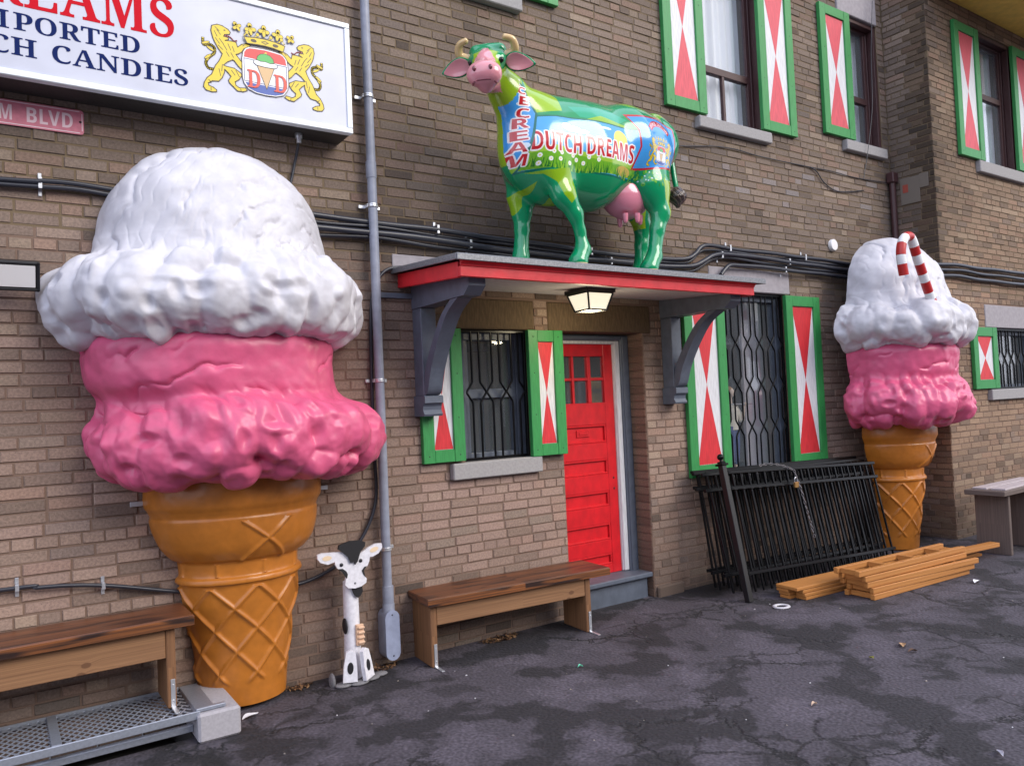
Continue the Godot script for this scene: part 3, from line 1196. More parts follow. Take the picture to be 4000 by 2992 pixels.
# ---------------------------------------------------------------- shutters
func shutter(x0: float, x1: float, y0: float, y1: float, z: float, label: String, fade: bool, group: String) -> void:
	var t := thing("shutter", label, "shutter", V((x0 + x1) * 0.5, y0, z), group)
	var w := x1 - x0
	var h := y1 - y0
	var st := 0.09 if w < 0.4 else 0.105
	var th := 0.045
	for s in [-1.0, 1.0]:
		part("stile", bx(V(s * w * 0.5, 0, 0.004), V(s * (w * 0.5 - st), h, th), 0.003), M.green, t)
	for y in [0.0, h - st]:
		part("rail", bx(V(-w * 0.5 + st + 0.001, y + 0.001, 0.004), V(w * 0.5 - st - 0.001, y + st - 0.001, th - 0.002), 0.003), M.green, t)
	var iw := w * 0.5 - st
	part("panel", bx(V(-iw, st, 0.004), V(iw, h - st, 0.026)), M.white_paint, t)
	var red: Material = M.pink_red if fade else M.red_paint
	var mid := h * 0.5
	for k in 2:
		var y := st + 0.002 if k == 0 else h - st - 0.002
		var m := MB.new()
		m.extrude(PackedVector2Array([Vector2(-iw + 0.004, y), Vector2(iw - 0.004, y), Vector2(0, mid)]), 0.025, 0.0272)
		part("red_triangle", m, red, t)
	var sc := MB.new()
	for s in [-1.0, 1.0]:
		for y in [0.05, h * 0.33, h * 0.66, h - 0.05]:
			sc.ball(V(s * (w * 0.5 - st * 0.5), y, th), V(0.006, 0.006, 0.003), 8, 4)
	part("screws", sc, mat(S(44, 96, 58), 0.5), t)

func make_shutters() -> void:
	var g := "red and white shutters with green frames"
	shutter(2.462, 2.80, 1.30, 2.25, 0.0, "small green framed shutter partly hidden behind the left canopy bracket", false, g)
	shutter(3.385, 3.718, 1.285, 2.25, 0.01, "small green framed shutter between the barred window and red door", false, g)
	shutter(5.10, 5.64, 0.965, 2.62, 0.0, "tall green framed shutter crossed by the right canopy bracket", false, g)
	shutter(6.562, 7.115, 0.962, 2.655, 0.0, "tall green framed shutter right of the tall barred window", false, g)
	shutter(5.03, 5.562, 4.30, 5.84, 0.0, "upper shutter nearest the green cow, left of the curtained window", true, g)
	shutter(6.372, 6.915, 4.30, 5.88, 0.0, "upper shutter right of the curtained window above the canopy", true, g)
	shutter(7.415, 7.97, 4.438, 5.86, 0.0, "upper shutter left of the narrow window beside the inner wall corner", true, g)
	shutter(3.30, 3.843, 4.874, 6.40, 0.0, "shutter of which only the bottom shows at top edge above the cow", true, g)
	shutter(9.246, 9.825, 4.325, 5.90, WING_Z, "upper shutter left of the window on the projecting wing", true, g)
	shutter(10.71, 11.28, 4.34, 5.92, WING_Z, "upper shutter at the right edge of the photo on the projecting wing", true, g)
	shutter(9.25, 9.822, 1.628, 2.34, WING_Z, "low short shutter half hidden behind the right ice cream cone", false, g)

# ---------------------------------------------------------------- window grilles
func grille(x0: float, x1: float, y0: float, y1: float, z: float, first: float, pitch: float, levels: Array, label: String) -> void:
	var t := thing("window_grille", label, "window grille", V((x0 + x1) * 0.5, y0, z), "black security grilles")
	var o := -t.position
	var f := MB.new()
	f.xf = Transform3D(Basis.IDENTITY, o)
	for q in [[x0, x0 + 0.018, y0, y1], [x1 - 0.018, x1, y0, y1], [x0 + 0.018, x1 - 0.018, y0, y0 + 0.018], [x0 + 0.018, x1 - 0.018, y1 - 0.018, y1]]:
		f.span(V(q[0], q[2], z - 0.02), V(q[1], q[3], z + 0.008), 0.002)
	part("frame", f, M.black_metal, t)
	var c := first
	while c > x0 - pitch:
		for s in [-1.0, 1.0]:
			var h := pitch * 0.31
			var path := [V(c + s * h, y1 - 0.01, z)]
			for l in levels:
				path.append(V(c + s * h, l + 0.085, z))
				path.append(V(c + s * h * 0.93, l + 0.070, z))
				path.append(V(c + s * 0.0075, l + 0.008, z))
				path.append(V(c + s * 0.0075, l - 0.008, z))
				path.append(V(c + s * h * 0.93, l - 0.070, z))
				path.append(V(c + s * h, l - 0.085, z))
			path.append(V(c + s * h, y0 + 0.01, z))
			var ok := true
			for p in path:
				if p.x < x0 + 0.01 or p.x > x1 - 0.01:
					ok = false
			if ok:
				var m := MB.new()
				m.xf = Transform3D(Basis.IDENTITY, o)
				m.tube(path, 0.0085, 6)
				part("bar", m, M.black_metal, t)
		c -= pitch

func make_grilles() -> void:
	grille(2.83, 3.425, 1.29, 2.25, -0.05, 3.41, 0.177, [1.79], "black wire grille of the small window left of the red door")
	grille(5.63, 6.612, 0.935, 2.665, -0.05, 6.59, 0.176, [2.18, 1.775, 1.37], "tall black wire grille with hexagon loops behind the fence stack")
	grille(9.72, 10.94, 1.62, 2.34, WING_Z - 0.05, 10.9, 0.176, [1.98], "black wire grille of the low window at the right edge")

# ---------------------------------------------------------------- sign with crest
const LION := [-0.303, 0.158, -0.273, 0.172, -0.244, 0.170, -0.212, 0.156, -0.199, 0.142, -0.204, 0.128, -0.232, 0.121, -0.237, 0.109, -0.214, 0.107, -0.210, 0.096, -0.230, 0.086, -0.196, 0.090, -0.168, 0.089, -0.160, 0.062, -0.136, 0.084, -0.107, 0.096, -0.084, 0.091, -0.092, 0.077, -0.123, 0.061, -0.137, 0.038, -0.154, 0.024, -0.171, 0.016, -0.144, -0.017, -0.117, -0.035, -0.115, -0.047, -0.127, -0.062, -0.143, -0.065, -0.157, -0.054, -0.181, -0.025, -0.190, -0.020, -0.219, -0.038, -0.244, -0.063, -0.229, -0.067, -0.183, -0.069, -0.146, -0.090, -0.140, -0.103, -0.157, -0.131, -0.181, -0.150, -0.177, -0.169, -0.159, -0.180, -0.121, -0.175, -0.112, -0.188, -0.136, -0.200, -0.169, -0.201, -0.191, -0.181, -0.213, -0.162, -0.218, -0.148, -0.203, -0.121, -0.221, -0.101, -0.238, -0.086, -0.241, -0.110, -0.254, -0.141, -0.273, -0.164, -0.309, -0.169, -0.332, -0.186, -0.330, -0.199, -0.305, -0.206, -0.286, -0.219, -0.288, -0.229, -0.315, -0.234, -0.346, -0.229, -0.359, -0.212, -0.354, -0.185, -0.337, -0.154, -0.312, -0.130, -0.302, -0.104, -0.288, -0.072, -0.269, -0.044, -0.254, -0.012, -0.249, 0.003, -0.271, 0.032, -0.292, 0.070, -0.300, 0.092, -0.308, 0.128]

func pairs(a: Array, mirror := 1.0) -> PackedVector2Array:
	var p := PackedVector2Array()
	for i in range(0, a.size(), 2):
		p.append(Vector2(a[i] * mirror, a[i + 1]))
	return p

func closed(p: PackedVector2Array, w: float) -> Array:   # ribbon pieces round an outline
	var out := []
	for i in p.size():
		var a := p[i]
		var b := p[(i + 1) % p.size()]
		var t := (b - a).normalized()
		var q := Vector2(-t.y, t.x) * w * 0.5
		a -= t * w * 0.35
		b += t * w * 0.35
		out.append(PackedVector2Array([a + q, b + q, b - q, a - q]))
	return out

func open_line(path: Array, w: float) -> Array:
	var out := []
	for i in path.size() - 1:
		var a: Vector2 = path[i]
		var b: Vector2 = path[i + 1]
		var t := (b - a).normalized()
		var q := Vector2(-t.y, t.x) * w * 0.5
		out.append(PackedVector2Array([a - t * w * 0.3 + q, b + t * w * 0.3 + q, b + t * w * 0.3 - q, a - t * w * 0.3 - q]))
	return out

# groups of flat shapes: [name, [[outline, colour], ...]]
func crest() -> Array:
	var Y := S(226, 200, 44)
	var K := S(70, 58, 40)
	var groups := []
	for mr in [1.0, -1.0]:
		var g := []
		var tail := spline([Vector2(-0.297 * mr, -0.098), Vector2(-0.329 * mr, -0.095), Vector2(-0.341 * mr, -0.065), Vector2(-0.322 * mr, -0.032), Vector2(-0.294 * mr, -0.002), Vector2(-0.293 * mr, 0.031), Vector2(-0.320 * mr, 0.044), Vector2(-0.351 * mr, 0.037), Vector2(-0.354 * mr, 0.074)], 4)
		for q in open_line(tail, 0.017): g.append([q, K])
		for q in open_line(tail, 0.010): g.append([q, Y])
		for tf in [[-0.34, 0.05, 0.4], [-0.315, 0.02, -0.5], [-0.33, -0.03, 0.7]]:
			var lf := PackedVector2Array()
			for q in ell(Vector2.ZERO, Vector2(0.026, 0.009), 12):
				lf.append(q.rotated(tf[2] * mr) + Vector2(tf[0] * mr, tf[1]))
			g.append([lf, K])
			var li := PackedVector2Array()
			for q in ell(Vector2.ZERO, Vector2(0.022, 0.006), 12):
				li.append(q.rotated(tf[2] * mr) + Vector2(tf[0] * mr, tf[1]))
			g.append([li, Y])
		var body := pairs(LION, mr)
		g.append([body, Y])
		for q in closed(body, 0.005): g.append([q, K])
		# mane strokes, ribs, eye, claws, tongue
		for s in [[-0.29, 0.13, -0.275, 0.10], [-0.275, 0.14, -0.255, 0.115], [-0.285, 0.09, -0.262, 0.06], [-0.262, 0.09, -0.24, 0.062], [-0.27, 0.05, -0.245, 0.028], [-0.24, 0.06, -0.222, 0.03], [-0.215, 0.07, -0.20, 0.035], [-0.19, 0.06, -0.18, 0.03], [-0.225, 0.02, -0.21, -0.005], [-0.20, 0.02, -0.185, -0.005], [-0.13, 0.075, -0.12, 0.085], [-0.25, -0.06, -0.255, -0.10], [-0.27, -0.09, -0.262, -0.13], [-0.20, -0.085, -0.18, -0.11], [-0.175, -0.08, -0.155, -0.115], [-0.33, -0.165, -0.315, -0.18], [-0.318, -0.21, -0.318, -0.225], [-0.15, -0.185, -0.148, -0.198], [-0.285, 0.155, -0.262, 0.135]]:
			for q in open_line([Vector2(s[0] * mr, s[1]), Vector2(s[2] * mr, s[3])], 0.004): g.append([q, K])
		g.append([ell(Vector2(-0.232 * mr, 0.146), Vector2(0.006, 0.004), 8), K])
		for q in open_line(spline([Vector2(-0.228 * mr, 0.115), Vector2(-0.20 * mr, 0.112), Vector2(-0.18 * mr, 0.094), Vector2(-0.163 * mr, 0.10)], 3), 0.007): g.append([q, S(168, 60, 70)])
		groups.append(["lion", g])
	var sh := []
	var out := pairs([-0.130, 0.044, -0.118, 0.064, -0.099, 0.077, -0.05, 0.083, 0, 0.085, 0.05, 0.083, 0.099, 0.077, 0.118, 0.064, 0.132, 0.044, 0.138, 0.0, 0.138, -0.11, 0.130, -0.145, 0.105, -0.178, 0.06, -0.194, 0, -0.198, -0.06, -0.194, -0.105, -0.178, -0.130, -0.145, -0.138, -0.11, -0.138, 0.0])
	sh.append([out, S(238, 240, 248)])
	for q in closed(out, 0.004): sh.append([q, K])
	sh.append([pairs([-0.126, 0.012, 0.128, 0.010, 0.122, 0.045, 0.108, 0.062, 0.09, 0.070, 0, 0.077, -0.09, 0.070, -0.110, 0.060, -0.122, 0.042]), S(214, 62, 66)])
	sh.append([pairs([-0.122, -0.138, 0.122, -0.140, 0.10, -0.172, 0.058, -0.187, 0, -0.191, -0.058, -0.187, -0.10, -0.172]), S(58, 88, 170)])
	for s in [[-0.128, 0.004, 0.13, 0.002], [-0.126, -0.130, 0.126, -0.132], [-0.126, 0.004, -0.126, -0.13], [0.127, 0.002, 0.126, -0.132]]:
		for q in open_line([Vector2(s[0], s[1]), Vector2(s[2], s[3])], 0.003): sh.append([q, S(60, 70, 120)])
	sh.append([pairs([-0.012, 0.052, 0.012, 0.052, 0.006, 0.068]), S(228, 210, 80)])
	var cone := pairs([-0.050, -0.026, 0.051, -0.026, 0.003, -0.160])
	sh.append([cone, S(214, 178, 130)])
	for q in closed(cone, 0.003): sh.append([q, K])
	var green := pairs([-0.052, 0.010, -0.046, 0.032, -0.028, 0.048, 0, 0.055, 0.028, 0.048, 0.046, 0.032, 0.052, 0.008, 0.03, 0.002, 0.0, 0.006, -0.03, 0.004])
	sh.append([green, S(86, 182, 94)])
	for q in closed(green, 0.003): sh.append([q, K])
	var drip := pairs([-0.068, 0.004, -0.05, 0.008, -0.03, 0.003, 0, 0.006, 0.03, 0.001, 0.055, 0.006, 0.070, 0.0, 0.072, -0.014, 0.055, -0.024, 0, -0.027, -0.055, -0.024, -0.071, -0.012])
	sh.append([drip, S(236, 238, 248)])
	for q in closed(drip, 0.003): sh.append([q, K])
	groups.append(["shield", sh])
	var cr := []
	for q in [[-0.165, 0.187, -0.6], [-0.085, 0.191, -0.15], [-0.004, 0.196, 0.0], [0.079, 0.191, 0.15], [0.160, 0.183, 0.6]]:
		var c := Vector2(q[0], q[1])
		var rot: float = -q[2]
		var k: float = 0.8 if absf(q[2]) > 0.5 else 1.0
		for ly in [[0.003, K], [0.0, Y]]:
			for p in [[0, 0.016, 0.012, 0.014], [-0.02, -0.008, 0.013, 0.011], [0.02, -0.008, 0.013, 0.011], [0, -0.012, 0.010, 0.030]]:
				var e := PackedVector2Array()
				for u in ell(Vector2(p[0], p[1]) * k, Vector2(p[2], p[3]) * k + Vector2(ly[0], ly[0]), 12):
					e.append(c + u.rotated(rot))
				cr.append([e, ly[1]])
		cr.append([ell(c + Vector2(0, -0.004).rotated(rot), Vector2(0.004, 0.004), 6), K])
	for q in [-0.105, -0.043, 0.036, 0.100]:
		for s in [[-0.018, 0.0], [0.018, 0.0]]:
			for u in open_line([Vector2(q, 0.158), Vector2(q + s[0], 0.138), Vector2(q + s[0] * 0.5, 0.128)], 0.006): cr.append([u, Y])
		cr.append([ell(Vector2(q, 0.160), Vector2(0.012, 0.012), 12), K])
		cr.append([ell(Vector2(q, 0.160), Vector2(0.009, 0.009), 12), Y])
	var band := pairs([-0.124, 0.128, -0.06, 0.138, 0, 0.141, 0.06, 0.137, 0.120, 0.126, 0.108, 0.088, 0.05, 0.098, 0, 0.101, -0.05, 0.099, -0.106, 0.094])
	cr.append([band, Y])
	for q in closed(band, 0.004): cr.append([q, K])
	cr.append([ell(Vector2(-0.068, 0.117), Vector2(0.018, 0.010), 14), K])
	cr.append([ell(Vector2(0.062, 0.115), Vector2(0.018, 0.010), 14), K])
	cr.append([pairs([-0.026, 0.120, 0, 0.131, 0.024, 0.120, 0, 0.108]), K])
	cr.append([pairs([-0.016, 0.120, 0, 0.127, 0.015, 0.120, 0, 0.112]), S(196, 172, 60)])
	for q in open_line([Vector2(-0.118, 0.133), Vector2(0, 0.145), Vector2(0.114, 0.131)], 0.004): cr.append([q, K])
	groups.append(["crown", cr])
	return groups

func make_sign() -> void:
	var t := thing("shop_sign", "big white lightbox sign with red and blue lettering and lion crest", "sign", V(0.0, 3.46, 0.0))
	var o := -t.position
	var X0 := -1.75
	var X1 := 1.945
	var Y0 := 3.458
	var Y1 := 4.172
	part("cabinet", bx(V(X0 + 0.004, Y0 + 0.004, 0.002) + o, V(X1 - 0.004, Y1 - 0.004, 0.238) + o, 0.004), worn(mat(S(58, 54, 52), 0.6), tex.spots, V(3, 3, 3)), t)
	var fr := MB.new()
	fr.xf = Transform3D(Basis.IDENTITY, o)
	var fw := 0.034
	fr.span(V(X0, Y0, 0.205), V(X1, Y0 + fw, 0.255), 0.004)
	fr.span(V(X0, Y1 - fw, 0.205), V(X1, Y1, 0.255), 0.004)
	fr.span(V(X0, Y0 + fw, 0.206), V(X0 + fw, Y1 - fw, 0.254), 0.004)
	fr.span(V(X1 - fw, Y0 + fw, 0.206), V(X1, Y1 - fw, 0.254), 0.004)
	part("frame", fr, mat(S(226, 232, 238), 0.35, 0.1), t)
	var face := worn(mat(S(202, 206, 224), 0.3), grain_tex("face", 61, 0.008, 3, 0.93, 1.0), V(0.7, 0.7, 0.7))
	part("face", bx(V(X0 + fw, Y0 + fw, 0.236) + o, V(X1 - fw, Y1 - fw, 0.243) + o), face, t)
	var red := mat(S(200, 22, 40), 0.6)
	red.metallic_specular = 0.2
	var blue := mat(S(18, 36, 92), 0.6)
	blue.metallic_specular = 0.2
	var se := font("Droid Serif", 700)
	var sb := font("Droid Serif", 700)
	var z := 0.2445
	lettering("DREAMS", se, -0.19, 0.892, 3.826 + o.y, 0.225, z, red, t)
	lettering("PORTED", sb, 0.128, 0.712, 3.702 + o.y, 0.092, z, blue, t)
	lettering("IM", sb, -0.075, 0.108, 3.702 + o.y, 0.092, z, blue, t)
	lettering("CANDIES", sb, 0.294, 0.958, 3.570 + o.y, 0.095, z, blue, t)
	lettering("CH", sb, 0.022, 0.226, 3.570 + o.y, 0.095, z, blue, t)
	lettering("DUT", sb, -0.30, 0.002, 3.570 + o.y, 0.095, z, blue, t)
	var cm := mat(Color.WHITE, 0.4, 0, true)
	for g in crest():
		var m := MB.new()
		m.xf = Transform3D(Basis.IDENTITY, o + V(1.40, 3.80, z))
		var k := 0
		var base := 0.0 if g[0] == "lion" else (0.004 if g[0] == "shield" else 0.008)
		var last := Color()
		for s in g[1]:
			if s[1] != last:
				k += 1
				last = s[1]
			m.col = s[1].srgb_to_linear()
			m.extrude(s[0], base + k * 0.00025, base + k * 0.00025)
		part(g[0], m, cm, t)
	var dr := mat(S(214, 74, 56), 0.4)
	lettering("D", se, 1.40 - 0.110, 1.40 - 0.034, 3.80 - 0.165 + o.y, 0.106, z + 0.0085, dr, t)
	lettering("D", se, 1.40 + 0.047, 1.40 + 0.125, 3.80 - 0.165 + o.y, 0.106, z + 0.0085, dr, t)

	# feed of the sign
	var sc := thing("sign_conduit", "thin black conduit hanging from under the lightbox sign", "conduit", V(1.64, 3.43, 0.10))
	var m := MB.new()
	m.lathe([Vector2(0.018, 0.03), Vector2(0.024, 0.028), Vector2(0.024, 0.0), Vector2(0.016, -0.004), Vector2(0.016, -0.03), Vector2(0.0, -0.03)], 12)
	part("fitting", m, M.clip, sc)
	var c := MB.new()
	c.tube(spline([V(0, -0.02, 0), V(0.005, -0.06, -0.05), V(0.0, -0.12, -0.08), V(-0.03, -0.25, -0.083), V(-0.07, -0.40, -0.083)], 5), 0.009, 8)
	part("tube", c, M.cable, sc)

	# pink street sign
	var p := thing("street_sign", "faded pink street name plate with pale letters below the lightbox", "street sign", V(0.0, 3.285, 0.004))
	var px0 := -0.55
	var px1 := 0.452
	var pl := MB.new()
	var cr := 0.018
	var pts := PackedVector2Array()
	for q in [[px1 - cr, cr, -PI / 2], [px1 - cr, 0.136 - cr, 0.0], [px0 + cr, 0.136 - cr, PI / 2], [px0 + cr, cr, PI]]:
		for k in 5:
			var a: float = q[2] + PI / 2 * k / 4.0
			pts.append(Vector2(q[0] + cos(a) * cr, q[1] + sin(a) * cr))
	pl.extrude(pts, 0.0, 0.006)
	part("plate", pl, worn(mat(S(226, 132, 152), 0.5), tex.soft, V(3, 3, 3)), p)
	var pale := mat(S(244, 214, 222), 0.5)
	var rim := MB.new()
	for q in [[px0 + 0.02, px1 - 0.02, 0.006, 0.011], [px0 + 0.02, px1 - 0.02, 0.125, 0.130], [px1 - 0.011, px1 - 0.006, 0.02, 0.116]]:
		rim.span(V(q[0], q[2], 0.006), V(q[1], q[3], 0.0075))
	part("rim", rim, pale, p)
	var sa := font("Droid Sans", 700)
	lettering("BLVD", sa, 0.183, 0.398, 0.028, 0.082, 0.0072, pale, p)
	lettering("M", sa, 0.058, 0.116, 0.028, 0.082, 0.0072, pale, p)
	var sw := MB.new()
	sw.ball(V(0.435, 0.07, 0.007), V(0.007, 0.007, 0.004), 10, 6)
	part("screw", sw, mat(S(70, 30, 40), 0.5), p)

# ---------------------------------------------------------------- ice cream cones
# profile points: radius, height, roughness, centre along the wall
func revolve(prof: Array, per: int, seg: int, th0: float, th1: float, depth: float, lump: Callable) -> MB:
	var rows := []
	var ps := spline(prof, per)
	for j in ps.size():
		var q: Vector4 = ps[j]
		var a: Vector4 = ps[maxi(j - 1, 0)]
		var b: Vector4 = ps[mini(j + 1, ps.size() - 1)]
		var tg := Vector2(b.x - a.x, b.y - a.y).normalized()
		var nr := -tg.y
		var ny := tg.x
		var row := PackedVector3Array()
		row.resize(seg + 1)
		for i in seg + 1:
			var th := lerpf(th0, th1, float(i) / seg)
			var cs := cos(th)
			var sn := sin(th)
			var d: float = lump.call(th, q, V(cs * q.x, q.y, sn * q.x))
			var r := q.x + nr * d
			row[i] = V(q.w + cs * r, q.y + ny * d, sn * r * depth)
		rows.append(row)
	var m := MB.new()
	m.sheet(rows, false, true)
	var back := []
	for r in rows:
		back.append(PackedVector3Array([r[seg], r[0]]))
	m.sheet(back, false, true)
	return m

# soft rounded bulges round a skirt: [angle, height, half width, half height, bulge], sorted into bins by angle
func lobes(sd: int, y0: float, y1: float, r: float) -> Array:
	var rng := RandomNumberGenerator.new()
	rng.seed = sd
	var bins := []
	for k in 48:
		bins.append([])
	var all := []
	var th := -0.7
	while th < PI + 0.7:
		var wd := rng.randf_range(0.10, 0.18)
		all.append([th + rng.randf_range(-0.04, 0.04), lerpf(y0, y1, rng.randf_range(0.40, 0.62)), wd * 1.25, (y1 - y0) * rng.randf_range(0.42, 0.62), rng.randf_range(0.065, 0.11)])
		if rng.randf() < 0.75:
			all.append([th + rng.randf_range(0.0, 0.2), lerpf(y0, y1, rng.randf_range(0.02, 0.30)), wd * rng.randf_range(0.7, 1.0), (y1 - y0) * rng.randf_range(0.2, 0.34), rng.randf_range(0.05, 0.085)])
		if rng.randf() < 0.55:
			all.append([th + rng.randf_range(0.0, 0.2), lerpf(y0, y1, rng.randf_range(0.72, 0.98)), wd * rng.randf_range(0.7, 1.0), (y1 - y0) * rng.randf_range(0.18, 0.3), rng.randf_range(0.05, 0.085)])
		th += wd * 1.45 / r
	for k in 230:
		all.append([rng.randf_range(-0.7, PI + 0.7), lerpf(y0, y1, rng.randf()), rng.randf_range(0.035, 0.10), rng.randf_range(0.04, 0.11), rng.randf_range(-0.030, 0.020), 1])
	for q in all:
		q[2] /= r
		var a := int(floor((q[0] - q[2] + 0.9) / (PI + 1.8) * 48.0))
		var e := int(floor((q[0] + q[2] + 0.9) / (PI + 1.8) * 48.0))
		for b in range(clampi(a, 0, 47), clampi(e, 0, 47) + 1):
			bins[b].append(q)
	return bins

func lobe_height(bins: Array, th: float, y: float) -> float:
	var h := 0.0
	var more := 0.0
	for q in bins[clampi(int(floor((th + 0.9) / (PI + 1.8) * 48.0)), 0, 47)]:
		var u: float = (th - q[0]) / q[2]
		var v: float = (y - q[1]) / q[3]
		var d := u * u + v * v
		if d >= 1.0:
			continue
		if q.size() > 5:
			more += q[4] * (1.0 - d) * (1.0 - d)
			continue
		var n: float = q[4] * (1.0 - d) * (1.0 + 0.45 * d)
		var g := 0.014 - absf(h - n)
		h = maxf(h, n) + (g * g * 0.25 / 0.014 if g > 0.0 else 0.0)
	return h + more

func cone_statue(at: Vector3, th0: float, th1: float, q: float, sd: int, label: String) -> Node3D:
	var t := thing("ice_cream_statue", label, "ice cream statue", at, "giant ice cream cone statues")
	var soft := noise(sd + 1, 1.0, 3)
	var ridge := noise(sd + 2, 1.0, 3)
	ridge.fractal_type = FastNoiseLite.FRACTAL_RIDGED
	var wl := lobes(sd + 7, 2.07, 2.61, 0.86)
	var bl := lobes(sd + 8, 1.30, 1.80, 0.80)
	var white := func(th: float, w: Vector4, p: Vector3) -> float:
		var d := 0.0
		if w.z > 0.02:
			var k: float = clampf(w.z, 0.0, 1.0)
			d += k * (lobe_height(wl, th, w.y) - 0.06 + 0.05 * soft.get_noise_3dv(p * 1.7) + 0.010 * soft.get_noise_3dv(p * 5.0))
		if w.z < 0.98:
			# drag marks of the scoop, rising to the right round the dome
			var dx := p.x - 0.30
			var dy := p.y - 2.50
			var across := sqrt(dx * dx + dy * dy * 0.8) + 0.05 * soft.get_noise_2d(p.x * 3.0, p.y * 3.0)
			var along := atan2(dy, dx)
			var fall := minf(1.0, w.x / 0.25)
			d += (1.0 - w.z) * fall * (-0.017 * pow(1.0 - absf(sin(across * 25.0 + 1.2 * soft.get_noise_2d(along * 2.0, across * 2.0))), 3.0) * smoothstep(-0.25, 0.25, soft.get_noise_2d(along * 1.3 + 9.0, across * 4.0)) - 0.003 * pow(1.0 - absf(sin(across * 57.0 + 2.0 * soft.get_noise_2d(along * 2.0 + 4.0, across * 2.0))), 3.0) + 0.035 * soft.get_noise_3dv(p * 1.8))
		return d
	var vanilla := [Vector4(0.001, 3.295, 0, 1.11), Vector4(0.15, 3.280, 0, 1.11), Vector4(0.31, 3.225, 0, 1.115), Vector4(0.44, 3.13, 0, 1.12), Vector4(0.55, 2.985, 0, 1.13), Vector4(0.615, 2.84, 0, 1.135), Vector4(0.645, 2.68, 0.0, 1.13), Vector4(0.69, 2.585, 0.4, 1.12), Vector4(0.765, 2.55, 0.9, 1.11), Vector4(0.835, 2.46, 1, 1.105), Vector4(0.872, 2.36, 1, 1.10), Vector4(0.855, 2.22, 1, 1.11), Vector4(0.785, 2.12, 0.95, 1.12), Vector4(0.69, 2.085, 0.8, 1.12), Vector4(0.58, 2.14, 0.3, 1.11)]
	var berry := [Vector4(0.60, 2.22, 0, 1.10), Vector4(0.70, 2.10, 0, 1.10), Vector4(0.70, 1.98, 0, 1.10), Vector4(0.695, 1.87, 0.05, 1.12), Vector4(0.70, 1.80, 0.5, 1.17), Vector4(0.755, 1.75, 0.9, 1.22), Vector4(0.80, 1.66, 1, 1.25), Vector4(0.81, 1.54, 1, 1.26), Vector4(0.785, 1.42, 1, 1.26), Vector4(0.715, 1.34, 0.95, 1.255), Vector4(0.62, 1.305, 0.75, 1.24), Vector4(0.50, 1.33, 0.3, 1.22)]
	var wafer := [Vector4(0.50, 1.36, 0, 1.20), Vector4(0.51, 1.26, 0, 1.20), Vector4(0.508, 1.20, 0, 1.20), Vector4(0.490, 1.165, 0, 1.20), Vector4(0.478, 1.135, 0, 1.20), Vector4(0.482, 1.11, 0, 1.20), Vector4(0.470, 1.04, 0, 1.205), Vector4(0.435, 0.95, 0, 1.21), Vector4(0.385, 0.89, 0, 1.21), Vector4(0.352, 0.868, 0, 1.21), Vector4(0.345, 0.84, 0, 1.21), Vector4(0.345, 0.79, 0, 1.21), Vector4(0.362, 0.772, 0, 1.21), Vector4(0.364, 0.748, 0, 1.21), Vector4(0.343, 0.728, 0, 1.21), Vector4(0.325, 0.62, 0, 1.21), Vector4(0.293, 0.45, 0, 1.21), Vector4(0.264, 0.22, 0, 1.21), Vector4(0.246, 0.03, 0, 1.21)]
	var paint := mat(S(215, 213, 221), 0.5)
	worn(paint, tex.soft, V(1.2, 1.2, 1.2), normal_tex("nplaster", 52, 0.03, 4, 2.5), 0.16)
	var c0 := V(1.12, 0, 0)
	var keep := 1.0 if at.x < 4.0 else 0.0   # the near one bulges off centre
	for pr in [vanilla, berry, wafer]:
		for k in pr.size():
			pr[k].w = 1.12 + (pr[k].w - 1.12) * keep
	var m1 := revolve(vanilla, int(22 * q), int(420 * q), th0, th1, 0.97, white)
	m1 = shifted(m1, -c0)
	part("vanilla_scoop", m1, paint, t)
	var pink := func(th: float, w: Vector4, p: Vector3) -> float:
		var k := w.z
		var d: float = k * (lobe_height(bl, th, w.y) - 0.06 + 0.045 * soft.get_noise_3dv(p * 1.9 + V(9, 9, 9)) + 0.012 * soft.get_noise_3dv(p * 5.0))
		var u := (PI - th) * 0.7
		var across := p.y - u * 0.30 + 0.05 * soft.get_noise_2d(u * 3.0, p.y * 3.0)
		d += (1.0 - k) * (-0.020 * pow(1.0 - absf(sin(across * 15.0 + 1.5 * soft.get_noise_2d(u * 2.0, across * 2.0))), 4.0) * smoothstep(-0.1, 0.3, soft.get_noise_2d(u * 2.0 + 3.0, across * 3.0)) + 0.016 * soft.get_noise_3dv(p * 3.0))
		return d
	var pp := mat(S(224, 98, 138), 0.36)
	worn(pp, tex.soft, V(1.0, 1.0, 1.0), tex.nplaster, 0.18)
	part("strawberry_scoop", shifted(revolve(berry, int(22 * q), int(420 * q), th0, th1, 0.97, pink), -c0), pp, t)
